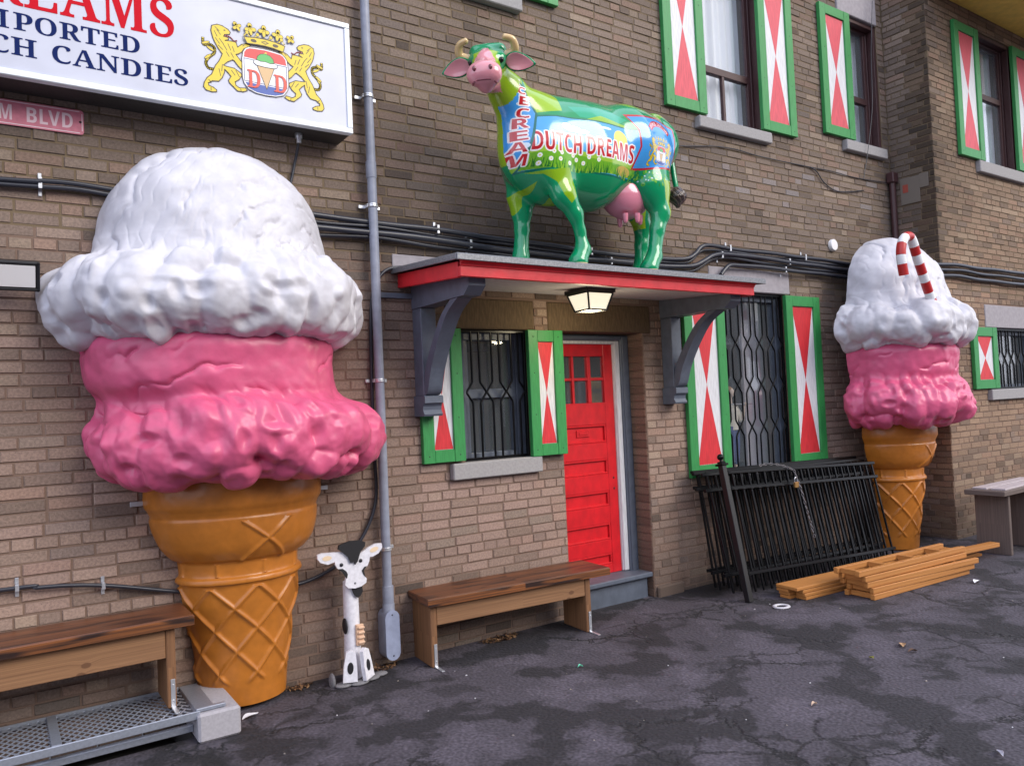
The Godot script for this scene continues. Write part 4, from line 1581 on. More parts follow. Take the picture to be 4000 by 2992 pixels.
	# waffle cone with raised ribs
	var rib := func(th: float, w: Vector4, p: Vector3) -> float:
		var d := 0.0
		var y := w.y
		var hit := func(dist: float) -> float: return exp(-pow(dist / 0.0115, 2.0))
		if y < 0.725:
			var s: float = (th - 1.1) * 0.30
			var per := 0.235
			var lo := smoothstep(0.15, 0.19, y)
			var a := absf(fposmod(s + (y - 0.22) * 0.92, per) - per * 0.5) * 0.73
			var b := absf(fposmod(s - (y - 0.22) * 0.92, per) - per * 0.5) * 0.73
			if y > 0.15:
				d += 0.015 * lo * maxf(hit.call(a), hit.call(b))
		elif y > 0.785 and y < 0.86:
			var s: float = (th - 1.0) * 0.345
			d += 0.009 * hit.call(absf(fposmod(s, 0.26) - 0.13))
		elif y > 0.88 and y < 1.11:
			# a cross with a long leg on the bowl
			var s: float = (1.42 - th) * 0.44
			var l1 := absf((y - 1.0) + s * 0.85) * 0.76
			var l2 := absf((y - 1.0) - s * 0.85) * 0.76
			if s > -0.26 and s < 0.16:
				d += 0.012 * maxf(hit.call(l1) if s > -0.13 else 0.0, hit.call(l2))
		d += 0.004 * soft.get_noise_3dv(p * 5.0)
		return d
	var cw := mat(S(192, 118, 44), 0.32)
	worn(cw, tex.soft, V(1.5, 1.5, 1.5), tex.nsoft, 0.15)
	part("wafer_cone", shifted(revolve(wafer, int(24 * q), int(440 * q), th0, th1, 0.86, rib), -c0), cw, t)
	return t

func shifted(m: MB, by: Vector3) -> MB:
	for i in m.v.size():
		m.v[i] += by
	return m

func make_cones() -> void:
	var a := cone_statue(V(1.12, 0.0, 0.004), 0.0, PI, 1.0, 300, "nearest giant ice cream cone statue fixed to the wall beneath the sign")
	var br := MB.new()
	for q in [[0.625, 0.76, 1.221], [1.63, 1.775, 1.208]]:
		br.span(V(q[0] - 1.12, q[2] - 0.014, 0.004), V(q[1] - 1.12, q[2] + 0.014, 0.012), 0.002)
	part("wall_bracket", br, M.clip, a)
	var b := cone_statue(V(7.92, -0.02, 0.25), 0.0, PI, 0.75, 340, "far giant ice cream cone statue with a candy cane in the wall corner")
	# candy cane stuck in the scoop
	var path := spline([V(7.64, 2.43, 0.95), V(7.545, 2.575, 0.95), V(7.43, 2.77, 0.955), V(7.33, 2.945, 0.96), V(7.27, 3.055, 0.965), V(7.205, 3.105, 0.97), V(7.12, 3.085, 0.97), V(7.06, 3.01, 0.97), V(7.04, 2.90, 0.97), V(7.07, 2.73, 0.97)], 8)
	var len := 0.0
	var red := L(186, 44, 44)
	var wht := L(236, 236, 238)
	var m := MB.new()
	var seg := []
	var cnt := 0
	var step := 0.098
	for i in path.size() - 1:
		seg.append(path[i] - b.position)
		len += (path[i + 1] - path[i]).length()
		if len > step * (cnt + 1) or i == path.size() - 2:
			seg.append(path[i + 1] - b.position)
			m.col = red if cnt % 2 == 0 else wht
			m.tube(seg, 0.044, 18)
			seg = []
			cnt += 1
	part("candy_cane", m, mat(Color.WHITE, 0.35, 0, true), b)

# ---------------------------------------------------------------- cow statue
func cow_print() -> ImageTexture:
	var W := 1280
	var H := 880
	var im := Image.create(W, H, false, Image.FORMAT_RGB8)
	var g1 := S(0, 146, 94)
	var lime := S(140, 180, 24)
	im.fill(g1)
	var P := func(a: Array) -> PackedVector2Array:
		var o := PackedVector2Array()
		for i in range(0, a.size(), 2):
			o.append(Vector2((a[i] - 2.4) / 2.4 * W, (4.2 - a[i + 1]) / 1.65 * H))
		return o
	var at := func(x: float, y: float) -> Vector2: return Vector2((x - 2.4) / 2.4 * W, (4.2 - y) / 1.65 * H)
	var sc := W / 2.4
	var rng := RandomNumberGenerator.new()
	rng.seed = 12
	# broad patches
	fill_poly(im, P.call([2.4, 4.2, 2.95, 4.2, 3.0, 3.86, 2.92, 3.6, 2.95, 3.3, 2.98, 3.1, 2.4, 3.1]), lime)
	fill_poly(im, P.call([3.00, 3.95, 3.20, 3.93, 3.30, 3.80, 3.29, 3.69, 3.05, 3.64]), S(150, 190, 40))
	fill_poly(im, P.call([3.36, 3.74, 3.72, 3.77, 3.86, 3.71, 3.74, 3.65, 3.42, 3.66]), S(30, 166, 128))
	fill_poly(im, P.call([3.46, 3.645, 3.60, 3.695, 3.83, 3.66, 3.80, 3.63]), S(140, 184, 50))
	fill_poly(im, P.call([3.80, 3.95, 4.30, 3.96, 4.42, 3.90, 4.3, 3.83, 3.95, 3.85]), S(110, 176, 50))
	# landscape panel
	var panel: PackedVector2Array = P.call([3.035, 3.612, 3.22, 3.632, 3.50, 3.637, 3.93, 3.632, 3.96, 3.50, 3.93, 3.30, 3.82, 3.285, 3.55, 3.282, 3.30, 3.295, 3.06, 3.268, 2.93, 3.258, 2.985, 3.38])
	fill_poly(im, P.call([3.02, 3.625, 3.22, 3.644, 3.50, 3.649, 3.95, 3.644, 3.98, 3.50, 3.95, 3.288, 3.82, 3.272, 3.55, 3.270, 3.30, 3.283, 3.06, 3.256, 2.91, 3.246]), S(0, 110, 92))
	fill_poly(im, panel, S(72, 164, 232))
	fill_poly(im, P.call([3.04, 3.52, 3.9, 3.52, 3.93, 3.44, 3.0, 3.40]), S(104, 186, 238))
	for c in [[3.33, 3.558, 0.075, 0.022], [3.40, 3.545, 0.07, 0.016], [3.29, 3.572, 0.04, 0.022], [3.62, 3.60, 0.05, 0.010]]:
		fill_poly(im, ell(at.call(c[0], c[1]), Vector2(c[2], c[3]) * sc), S(236, 244, 252))
	fill_poly(im, ell(at.call(3.755, 3.535), Vector2(0.072, 0.072) * sc, 30), S(250, 226, 110))
	fill_poly(im, P.call([2.96, 3.395, 3.2, 3.425, 3.5, 3.40, 3.7, 3.43, 3.94, 3.40, 3.93, 3.30, 3.55, 3.283, 3.06, 3.27, 2.94, 3.26]), S(156, 200, 62))
	fill_poly(im, P.call([2.96, 3.36, 3.25, 3.39, 3.6, 3.36, 3.94, 3.36, 3.93, 3.30, 3.55, 3.283, 3.06, 3.27, 2.94, 3.26]), S(112, 178, 44))
	fill_poly(im, ell(at.call(3.80, 3.325), Vector2(0.085, 0.035) * sc), S(206, 178, 84))
	for k in 150:
		var x := rng.randf_range(2.97, 3.86)
		var y := 3.275 + 0.012 * sin(x * 9.0)
		var tip := Vector2(x + rng.randf_range(-0.02, 0.02), y + rng.randf_range(0.03, 0.085))
		var a: Vector2 = at.call(x, y)
		var e: Vector2 = at.call(tip.x, tip.y)
		fill_poly(im, PackedVector2Array([a + Vector2(-2.5, 0), a + Vector2(2.5, 0), e]), [S(60, 140, 36), S(150, 200, 50), S(34, 112, 44)][k % 3])
	for c in [[3.08, 3.352], [3.00, 3.322], [3.08, 3.302], [3.17, 3.38], [3.23, 3.377], [3.15, 3.33], [3.22, 3.334], [3.33, 3.37], [3.36, 3.345], [3.46, 3.375], [3.54, 3.366], [3.42, 3.33], [3.30, 3.315]]:
		for k in 8:
			fill_poly(im, ell(at.call(c[0] + 0.010 * cos(k * PI / 4), c[1] + 0.010 * sin(k * PI / 4)), Vector2(3.2, 3.2), 8), S(244, 246, 244))
		fill_poly(im, ell(at.call(c[0], c[1]), Vector2(2.6, 2.6), 8), S(240, 206, 60))
	# lettering along the side
	var se := font("Droid Sans", 700)
	letters(im, "DUTCH", se, 3.03, 3.40, 3.385, 0.128, 0.0, 0.010)
	letters(im, "DREAMS", se, 3.445, 3.895, 3.392, 0.128, 0.0, 0.010)
	# sash
	var sash: PackedVector2Array = P.call([2.90, 3.86, 3.0, 3.80, 3.075, 3.64, 3.005, 3.375, 2.955, 3.185, 2.88, 3.20, 2.845, 3.30, 2.79, 3.458, 2.84, 3.632])
	fill_poly(im, P.call([2.89, 3.88, 3.01, 3.82, 3.09, 3.64, 3.018, 3.37, 2.962, 3.165, 2.86, 3.18, 2.83, 3.29, 2.775, 3.455, 2.825, 3.632]), S(0, 104, 96))
	fill_poly(im, sash, S(66, 156, 228))
	for c in [[2.99, 3.70, 0.04, 0.014], [3.00, 3.62, 0.03, 0.010], [2.99, 3.42, 0.035, 0.02], [2.98, 3.75, 0.02, 0.02]]:
		fill_poly(im, ell(at.call(c[0], c[1]), Vector2(c[2], c[3]) * sc), S(214, 234, 250))
	fill_poly(im, P.call([2.83, 3.30, 2.985, 3.29, 2.955, 3.185, 2.88, 3.20]), S(140, 196, 50))
	for k in 26:
		var x := rng.randf_range(2.87, 2.97)
		var a: Vector2 = at.call(x, 3.19)
		fill_poly(im, PackedVector2Array([a + Vector2(-2, 0), a + Vector2(2, 0), at.call(x + rng.randf_range(-0.015, 0.015), rng.randf_range(3.24, 3.28))]), [S(60, 140, 36), S(34, 112, 44)][k % 2])
	for c in [[2.895, 3.262], [2.94, 3.25]]:
		fill_poly(im, ell(at.call(c[0], c[1]), Vector2(5, 5), 8), S(244, 246, 244))
	var ly := [3.815, 3.765, 3.695, 3.608, 3.540, 3.458, 3.378, 3.295]
	var lx := [2.955, 2.985, 3.005, 3.0, 2.985, 2.975, 2.968, 2.968]
	var lc := ["I", "C", "E", "C", "R", "E", "A", "M"]
	for k in 8:
		var w: float = [0.03, 0.07, 0.07, 0.08, 0.085, 0.08, 0.09, 0.095][k]
		letters(im, lc[k], se, lx[k] - w * 0.5, lx[k] + w * 0.5, ly[k], [0.045, 0.045, 0.055, 0.066, 0.066, 0.066, 0.068, 0.07][k], 0.0, 0.008)
	# panel on the rump
	fill_poly(im, P.call([3.845, 3.762, 4.02, 3.772, 4.2, 3.802, 4.37, 3.742, 4.40, 3.42, 4.15, 3.385, 3.885, 3.352, 3.945, 3.52, 3.93, 3.64]), S(190, 36, 50))
	fill_poly(im, P.call([3.87, 3.745, 4.02, 3.757, 4.2, 3.785, 4.355, 3.73, 4.385, 3.435, 4.15, 3.40, 3.908, 3.37, 3.96, 3.52, 3.945, 3.64]), S(66, 156, 228))
	var band := []
	for k in 13:
		var a := lerpf(2.45, 0.75, k / 12.0)
		band.append(at.call(4.165 + 0.155 * cos(a) * 1.05, 3.545 + 0.185 * sin(a)))
	fill_poly(im, stroke(band, 0.046 * sc), S(186, 36, 50))
	var word := "DUTCH DREAMS"
	for k in word.length():
		if word[k] == " ":
			continue
		var a := lerpf(2.38, 0.82, (k + 0.5) / word.length())
		var c := Vector2(4.165 + 0.155 * cos(a) * 1.05, 3.545 + 0.185 * sin(a))
		letters(im, word[k], font("Droid Serif", 700), c.x - 0.009, c.x + 0.009, c.y - 0.014, 0.028, 0.0, 0.0, S(244, 240, 240))
	for g in crest():
		for s in g[1]:
			var o := PackedVector2Array()
			for q in s[0]:
				o.append(at.call(4.168 + q.x * 0.40, 3.515 + q.y * 0.50))
			fill_poly(im, o, s[1])
	letters(im, "D", font("Droid Serif", 700), 4.126, 4.156, 3.44, 0.05, 0.0, 0.0, S(220, 220, 224))
	letters(im, "D", font("Droid Serif", 700), 4.182, 4.212, 3.44, 0.05, 0.0, 0.0, S(220, 220, 224))
	# grass under the panel, patches on the legs
	for k in 130:
		var x := rng.randf_range(3.88, 4.42)
		var y := rng.randf_range(3.25, 3.36)
		fill_poly(im, ell(at.call(x, y), Vector2(rng.randf_range(2, 7), rng.randf_range(3, 8)), 7), [S(90, 170, 44), S(40, 130, 50), S(20, 140, 80), S(130, 190, 60)][k % 4])
	for k in 16:
		fill_poly(im, ell(at.call(rng.randf_range(3.95, 4.4), rng.randf_range(3.29, 3.36)), Vector2(3, 3), 7), S(214, 226, 240))
	fill_poly(im, P.call([3.02, 3.25, 3.18, 3.262, 3.30, 3.285, 3.335, 3.20, 3.345, 3.09, 3.30, 3.04, 3.24, 3.09, 3.20, 3.18, 3.12, 3.235]), S(136, 178, 26))
	fill_poly(im, P.call([4.17, 3.31, 4.27, 3.31, 4.31, 3.18, 4.34, 3.04, 4.26, 3.03, 4.24, 3.12, 4.20, 3.18]), S(150, 186, 30))
	fill_poly(im, P.call([3.02, 3.12, 3.11, 3.2, 3.13, 3.08, 3.07, 2.98]), S(136, 178, 26))
	fill_poly(im, P.call([2.4, 2.638, 4.8, 2.638, 4.8, 2.5, 2.4, 2.5]), S(222, 196, 150))   # hooves
	return img_tex(im)

func letters(im: Image, s: String, f: Font, l: float, r: float, base: float, cap: float, slope: float, edge: float, col := S(196, 34, 44)) -> void:
	var t := text_tris(s, f, l, r, base, cap)
	var sx := im.get_width() / 2.4
	var px := PackedVector2Array()
	for p in t:
		px.append(Vector2((p.x - 2.4) * sx, (4.2 - p.y) / 1.65 * im.get_height()))
	if edge > 0.0:
		for k in 8:
			var d := Vector2(cos(k * PI / 4), sin(k * PI / 4)) * edge * sx
			for i in range(0, px.size(), 3):
				fill_poly(im, PackedVector2Array([px[i] + d, px[i + 1] + d, px[i + 2] + d]), S(244, 240, 240))
	for i in range(0, px.size(), 3):
		fill_poly(im, PackedVector2Array([px[i], px[i + 1], px[i + 2]]), col)

func make_cow() -> void:
	var O := V(3.6, 2.612, 0.5)
	var t := thing("cow_statue", "glossy green painted cow statue with pink face standing on the door canopy", "cow statue", O)
	var E := V(2.757, 3.935, 0.62)
	var fa := V(-0.6, -0.43, 0.66).normalized()
	var fs := fa.cross(Vector3.UP).normalized()
	var fu := fs.cross(fa).normalized()
	var Hd := func(f: float, s: float, u: float) -> Vector3: return E + fa * f + fs * s + fu * u
	# bones: from, to, radius there, radius here, flattening across, blend
	var bones := [
		[V(3.30, 3.475, 0.5), V(3.62, 3.48, 0.5), 0.365, 0.385, 1.38, 0.08], [V(3.62, 3.48, 0.5), V(4.05, 3.60, 0.5), 0.385, 0.315, 1.30, 0.08],
		[V(4.05, 3.60, 0.5), V(4.33, 3.665, 0.5), 0.315, 0.225, 1.02, 0.08], [V(3.14, 3.40, 0.5), V(3.28, 3.35, 0.5), 0.19, 0.245, 1.2, 0.10],
		[V(3.2, 3.67, 0.5), V(3.42, 3.66, 0.5), 0.205, 0.20, 1.3, 0.08], [V(3.15, 3.62, 0.5), V(2.96, 3.80, 0.55), 0.225, 0.130, 1.25, 0.10],
		[V(2.96, 3.80, 0.55), V(2.85, 3.87, 0.585), 0.130, 0.105, 1.1, 0.06],
		[V(4.36, 3.80, 0.5), V(4.50, 3.74, 0.5), 0.12, 0.07, 1.2, 0.08],
		# near front leg
		[V(3.20, 3.44, 0.65), V(3.29, 3.11, 0.69), 0.165, 0.092, 1.5, 0.07], [V(3.29, 3.11, 0.69), V(3.37, 2.985, 0.70), 0.092, 0.056, 1.1, 0.04],
		[V(3.37, 2.985, 0.70), V(3.408, 2.87, 0.70), 0.058, 0.037, 1.0, 0.03], [V(3.408, 2.87, 0.70), V(3.425, 2.745, 0.70), 0.037, 0.050, 1.0, 0.03],
		[V(3.425, 2.745, 0.70), V(3.38, 2.655, 0.70), 0.050, 0.070, 1.0, 0.03], [V(3.45, 2.735, 0.70), V(3.475, 2.73, 0.70), 0.03, 0.022, 1.0, 0.03],
		# far front leg
		[V(3.18, 3.44, 0.35), V(3.17, 3.17, 0.34), 0.165, 0.10, 1.5, 0.07], [V(3.17, 3.17, 0.34), V(3.175, 3.06, 0.34), 0.10, 0.074, 1.0, 0.04],
		[V(3.175, 3.06, 0.34), V(3.17, 2.94, 0.34), 0.074, 0.052, 1.0, 0.03], [V(3.17, 2.94, 0.34), V(3.15, 2.74, 0.34), 0.052, 0.056, 1.0, 0.03], [V(3.15, 2.74, 0.34), V(3.14, 2.655, 0.34), 0.056, 0.07, 1.0, 0.03],
		# near hind leg
		[V(4.19, 3.54, 0.60), V(4.16, 3.28, 0.66), 0.21, 0.15, 1.35, 0.08], [V(4.16, 3.28, 0.66), V(4.215, 3.085, 0.69), 0.15, 0.078, 1.3, 0.06],
		[V(4.215, 3.085, 0.69), V(4.17, 2.95, 0.69), 0.080, 0.058, 1.2, 0.03], [V(4.17, 2.95, 0.69), V(4.125, 2.75, 0.69), 0.058, 0.056, 1.2, 0.03],
		[V(4.255, 3.10, 0.69), V(4.285, 3.085, 0.69), 0.035, 0.02, 1.0, 0.03], [V(4.125, 2.75, 0.69), V(4.065, 2.655, 0.69), 0.056, 0.07, 1.0, 0.03], [V(4.15, 2.735, 0.69), V(4.18, 2.74, 0.69), 0.03, 0.02, 1.0, 0.03],
		# far hind leg
		[V(4.25, 3.52, 0.40), V(4.27, 3.28, 0.35), 0.20, 0.14, 1.35, 0.08], [V(4.27, 3.28, 0.35), V(4.37, 3.07, 0.33), 0.14, 0.074, 1.2, 0.06],
		[V(4.37, 3.07, 0.33), V(4.35, 2.92, 0.33), 0.074, 0.054, 1.0, 0.03], [V(4.35, 2.92, 0.33), V(4.33, 2.75, 0.33), 0.054, 0.055, 1.0, 0.03], [V(4.33, 2.75, 0.33), V(4.28, 2.655, 0.33), 0.055, 0.07, 1.0, 0.03],
		# head
		[Hd.call(-0.07, 0, 0.0), Hd.call(0.04, 0, -0.01), 0.112, 0.100, 1.0, 0.05], [Hd.call(-0.05, -0.075, 0.075), Hd.call(-0.05, 0.075, 0.075), 0.052, 0.052, 1.0, 0.04],
		[Hd.call(0.03, 0, -0.01), Hd.call(0.20, 0, -0.04), 0.095, 0.074, 1.0, 0.04], [Hd.call(0.205, -0.042, -0.05), Hd.call(0.205, 0.042, -0.05), 0.074, 0.074, 1.0, 0.03],
		[Hd.call(-0.03, 0, -0.10), Hd.call(0.18, 0, -0.115), 0.070, 0.054, 1.0, 0.03], [Hd.call(0.03, -0.085, 0.03), Hd.call(0.05, -0.07, 0.035), 0.044, 0.036, 1.0, 0.03], [Hd.call(0.03, 0.085, 0.03), Hd.call(0.05, 0.07, 0.035), 0.044, 0.036, 1.0, 0.03],
	]
	var cuts := []
	var cell := 0.010
	var lo := V(2.40, 2.59, 0.10)
	var nx := 232
	var ny := 156
	var nz := 86
	var F := PackedFloat32Array()
	F.resize(nx * ny * nz)
	F.fill(1.0)
	for b in bones:
		var zs: float = b[4]
		var sc := V(1, 1, zs)
		var a: Vector3 = (b[0] - V(0, 0, 0.5)) * sc
		var e: Vector3 = (b[1] - V(0, 0, 0.5)) * sc
		var ba := e - a
		var bb := maxf(ba.dot(ba), 1e-9)
		var ra: float = b[2]
		var rb: float = b[3]
		var kk: float = b[5]
		var rm := maxf(ra, rb) + kk * 0.6 + cell * 2.0
		var p0 := ((b[0] as Vector3).min(b[1]) - V(rm, rm, rm / zs + 0.0) - lo) / cell
		var p1 := ((b[0] as Vector3).max(b[1]) + V(rm, rm, rm / zs + 0.0) - lo) / cell
		for k in range(maxi(0, int(p0.z)), mini(nz - 1, int(p1.z) + 1) + 1):
			var z := (lo.z + k * cell - 0.5) * zs - a.z
			for j in range(maxi(0, int(p0.y)), mini(ny - 1, int(p1.y) + 1) + 1):
				var y := lo.y + j * cell - a.y
				var at := (k * ny + j) * nx
				for i in range(maxi(0, int(p0.x)), mini(nx - 1, int(p1.x) + 1) + 1):
					var pa := Vector3(lo.x + i * cell - a.x, y, z)
					var h := clampf(pa.dot(ba) / bb, 0.0, 1.0)
					var d := (pa - ba * h).length() - ra - (rb - ra) * h
					var o := F[at + i]
					var g := kk - absf(o - d)
					if g > 0.0:
						F[at + i] = minf(o, d) - g * g * 0.25 / kk
					elif d < o:
						F[at + i] = d
	for b in cuts:
		var rm: float = b[2] + 0.02
		var p0 := ((b[0] as Vector3).min(b[1]) - V(rm, rm, rm) - lo) / cell
		var p1 := ((b[0] as Vector3).max(b[1]) + V(rm, rm, rm) - lo) / cell
		var ba: Vector3 = b[1] - b[0]
		for k in range(int(p0.z), int(p1.z) + 2):
			for j in range(int(p0.y), int(p1.y) + 2):
				for i in range(int(p0.x), int(p1.x) + 2):
					var pa: Vector3 = lo + V(i, j, k) * cell - b[0]
					var h := clampf(pa.dot(ba) / ba.dot(ba), 0.0, 1.0)
					var d: float = (pa - ba * h).length() - b[2]
					var at := (k * ny + j) * nx + i
					F[at] = maxf(F[at], -d)
	# flat soles
	for k in nz:
		for j in 6:
			for i in nx:
				var at := (k * ny + j) * nx + i
				F[at] = maxf(F[at], 2.6135 - (lo.y + j * cell))
	# surface nets
	var vs := PackedVector3Array()
	var id := PackedInt32Array()
	id.resize(nx * ny * nz)
	id.fill(-1)
	var offs := [0, 1, nx, nx + 1, nx * ny, nx * ny + 1, nx * ny + nx, nx * ny + nx + 1]
	for k in nz - 1:
		for j in ny - 1:
			var r := (k * ny + j) * nx
			for i in nx - 1:
				var f0 := F[r + i]
				if f0 > 0.03 or f0 < -0.03:
					continue
				var at := r + i
				var sgn := 0
				for o in 8:
					if F[at + offs[o]] < 0.0:
						sgn += 1
				if sgn == 0 or sgn == 8:
					continue
				var sum := Vector3.ZERO
				var cnt := 0
				for e in [[0, 1], [2, 3], [4, 5], [6, 7], [0, 2], [1, 3], [4, 6], [5, 7], [0, 4], [1, 5], [2, 6], [3, 7]]:
					var u := F[at + offs[e[0]]]
					var w := F[at + offs[e[1]]]
					if (u < 0.0) != (w < 0.0):
						var q := u / (u - w)
						var c0 := Vector3(e[0] & 1, (e[0] >> 1) & 1, e[0] >> 2)
						var c1 := Vector3(e[1] & 1, (e[1] >> 1) & 1, e[1] >> 2)
						sum += c0.lerp(c1, q)
						cnt += 1
				id[at] = vs.size()
				vs.append(lo + (V(i, j, k) + sum / cnt) * cell)
	var tri := PackedInt32Array()
	var steps := [1, nx, nx * ny]
	for k in range(1, nz - 1):
		for j in range(1, ny - 1):
			var r := (k * ny + j) * nx
			for i in range(1, nx - 1):
				var at := r + i
				var f0 := F[at]
				if f0 > 0.03 or f0 < -0.03:
					continue
				for ax in 3:
					var f1 := F[at + steps[ax]]
					if (f0 < 0.0) == (f1 < 0.0):
						continue
					var p: int = steps[(ax + 1) % 3]
					var q: int = steps[(ax + 2) % 3]
					var a := id[at]
					var b2 := id[at - p]
					var c := id[at - q]
					var d := id[at - p - q]
					if a < 0 or b2 < 0 or c < 0 or d < 0:
						continue
					if f0 < 0.0:
						tri.append_array([a, c, b2, b2, c, d])
					else:
						tri.append_array([a, b2, c, b2, d, c])
	# smooth a little, then normals
	var acc := PackedVector3Array()
	acc.resize(vs.size())
	var num := PackedInt32Array()
	num.resize(vs.size())
	for i in range(0, tri.size(), 3):
		for q in 3:
			var a := tri[i + q]
			var b2 := tri[i + (q + 1) % 3]
			acc[a] += vs[b2]
			num[a] += 1
	for i in vs.size():
		if num[i]:
			vs[i] = vs[i].lerp(acc[i] / num[i], 0.45)
	var ns := PackedVector3Array()
	ns.resize(vs.size())
	for i in range(0, tri.size(), 3):
		var q := (vs[tri[i + 2]] - vs[tri[i]]).cross(vs[tri[i + 1]] - vs[tri[i]])
		for k in 3:
			ns[tri[i + k]] += q
	var body := MB.new()
	var head := MB.new()
	var map := {}
	var pink := L(224, 148, 158)
	var lime := L(146, 184, 30)
	var green := L(0, 146, 94)
	var eyes := [Hd.call(0.06, -0.105, 0.02), Hd.call(0.06, 0.105, 0.02)]
	var cen: Vector3 = Hd.call(0.10, 0, -0.02)
	for i in range(0, tri.size(), 3):
		var c := (vs[tri[i]] + vs[tri[i + 1]] + vs[tri[i + 2]]) / 3.0
		var r := c - E
		var f := r.dot(fa)
		var on := c.distance_to(cen) < 0.27 and f > -0.09 - 0.5 * minf(0.0, r.dot(fu) + 0.1)
		var nf := (ns[tri[i]] + ns[tri[i + 1]] + ns[tri[i + 2]]).normalized()
		var breast := not on and c.x < 3.06 and c.y > 3.16 and nf.z < 0.10
		var m := head if on or breast else body
		for k in 3:
			var key := tri[i + k] * 3 + (1 if on else (2 if breast else 0))
			if not map.has(key):
				var p := vs[tri[i + k]]
				if on:
					var rr := p - E
					var pf := rr.dot(fa)
					var ps := absf(rr.dot(fs))
					var pu := rr.dot(fu)
					var cc := lime
					if pu > 0.045 and pf < 0.06:
						cc = green
					if pf < 0.1 and minf(p.distance_to(eyes[0]), p.distance_to(eyes[1])) < 0.055:
						cc = green
					var wd := lerpf(0.020, 0.105, smoothstep(0.03, 0.22, pf))
					if (pf > 0.03 and ps < wd) or pf > 0.215 or (pu < -0.08 and pu > -0.175 and ps < 0.075 and pf > 0.02):
						cc = pink
					m.col = cc
				elif breast:
					m.col = lime if p.y > 3.30 + 0.05 * sin(p.x * 30.0) else green
				map[key] = m.put(p - O, ns[tri[i + k]], Vector2((p.x - 2.4) / 2.4, (4.2 - p.y) / 1.65))
			m.ix.append(map[key])
	var am := ArrayMesh.new()
	body.add_to(am)
	head.add_to(am)
	var gloss := mat(Color.WHITE, 0.16)
	gloss.albedo_texture = cow_print()
	gloss.clearcoat_enabled = true
	gloss.clearcoat = 0.7
	gloss.clearcoat_roughness = 0.06
	var gv := mat(Color.WHITE, 0.18, 0, true)
	gv.clearcoat_enabled = true
	gv.clearcoat = 0.7
	gv.clearcoat_roughness = 0.06
	var bo := part("body", am, null, t)
	bo.set_surface_override_material(0, gloss)
	bo.set_surface_override_material(1, gv)
	# eyes, mouth, nostrils, ears, horns
	var surf := func(s: float, u: float, sink: float) -> Vector3:   # the point of the face in front of (s, u)
		var f := 0.36
		while f > -0.1:
			var q: Vector3 = (Hd.call(f, s, u) - lo) / cell
			if F[(int(round(q.z)) * ny + int(round(q.y))) * nx + int(round(q.x))] < 0.0:
				break
			f -= 0.004
		return Hd.call(f - sink, s, u) - O
	var lip := []
	for k in 13:
		var q := (k - 6) / 6.0
		lip.append(surf.call(q * 0.078, -0.076 - 0.030 * q * q * q * q, 0.003))
	var mo := MB.new()
	mo.col = L(150, 78, 92)
	mo.tube(spline(lip, 2), 0.0075, 8)
	part("mouth", mo, gv, t)
	for s in [-1.0, 1.0]:
		var no := MB.new()
		no.col = L(120, 56, 70)
		no.ball(surf.call(s * 0.052, -0.008, 0.004), V(0.014, 0.018, 0.014), 12, 8)
		part("nostril", no, gv, t)
	for s in [-1.0, 1.0]:
		var e := MB.new()
		e.ball(surf.call(s * 0.100, 0.022, 0.006), V(0.019, 0.019, 0.019), 14, 10)
		part("eye", e, mat(S(16, 16, 18), 0.05), t)
		for q in [["ear", 1.0, green, 0.0], ["inner_ear", 0.86, L(226, 150, 158), 0.012]]:
			var m := MB.new()
			m.col = q[2]
			var rows := []
			for j in 15:
				var f := j / 14.0
				var row := PackedVector3Array()
				var wdt: float = 0.056 * pow(sin(PI * pow(f, 0.75)), 0.8) * q[1] + 0.006
				for k in 16:
					var a := TAU * k / 16.0
					var y: float = cos(a) * wdt
					var th: float = 0.010 * sin(a) * (1.0 if q[1] > 0.9 else 0.4)
					var along: float = lerpf(0.105, 0.315, 0.5 + (f - 0.5) * q[1])
					row.append(Hd.call(-0.02 + th + q[3] + 0.012 - y * y * -6.0, s * along, 0.005 + y - 0.03 * f * f) - O)
				rows.append(row)
			m.sheet(rows, true, s < 0.0)
			part(q[0], m, gv, t)
		var h := MB.new()
		h.col = L(214, 182, 128)
		var path := spline([Hd.call(-0.04, s * 0.085, 0.045), Hd.call(-0.035, s * 0.135, 0.045), Hd.call(-0.02, s * 0.185, 0.075), Hd.call(0.0, s * 0.175, 0.135), Hd.call(0.015, s * 0.115, 0.160)], 7)
		var rad := []
		for k in path.size():
			path[k] -= O
			rad.append(lerpf(0.036, 0.018, pow(float(k) / (path.size() - 1), 1.3)) * (1.0 if k < path.size() - 1 else 0.5))
		h.tube(path, rad, 12)
		part("horn", h, gv, t)
	# udder with teats
	var u := MB.new()
	u.col = L(224, 138, 158)
	u.ball(V(4.01, 3.215, 0.53) - O, V(0.205, 0.165, 0.155), 32, 20)
	for q in [[3.935, 0.60], [4.02, 0.64], [4.085, 0.60], [4.0, 0.47]]:
		u.lathe([Vector2(0.024, 0.07), Vector2(0.020, 0.03), Vector2(0.015, 0.008), Vector2(0.008, 0.0), Vector2(0.0, -0.001)], 12, V(q[0], 3.0, q[1]) - O)
	part("udder", u, gv, t)
	# tail and its tuft
	var tl := MB.new()
	tl.col = green
	var tp := spline([V(4.50, 3.80, 0.5), V(4.545, 3.72, 0.5), V(4.555, 3.55, 0.51), V(4.545, 3.40, 0.54), V(4.525, 3.30, 0.58)], 6)
	for k in tp.size(): tp[k] -= O
	tl.tube(tp, 0.022, 10)
	part("tail", tl, gv, t)
	var tf := MB.new()
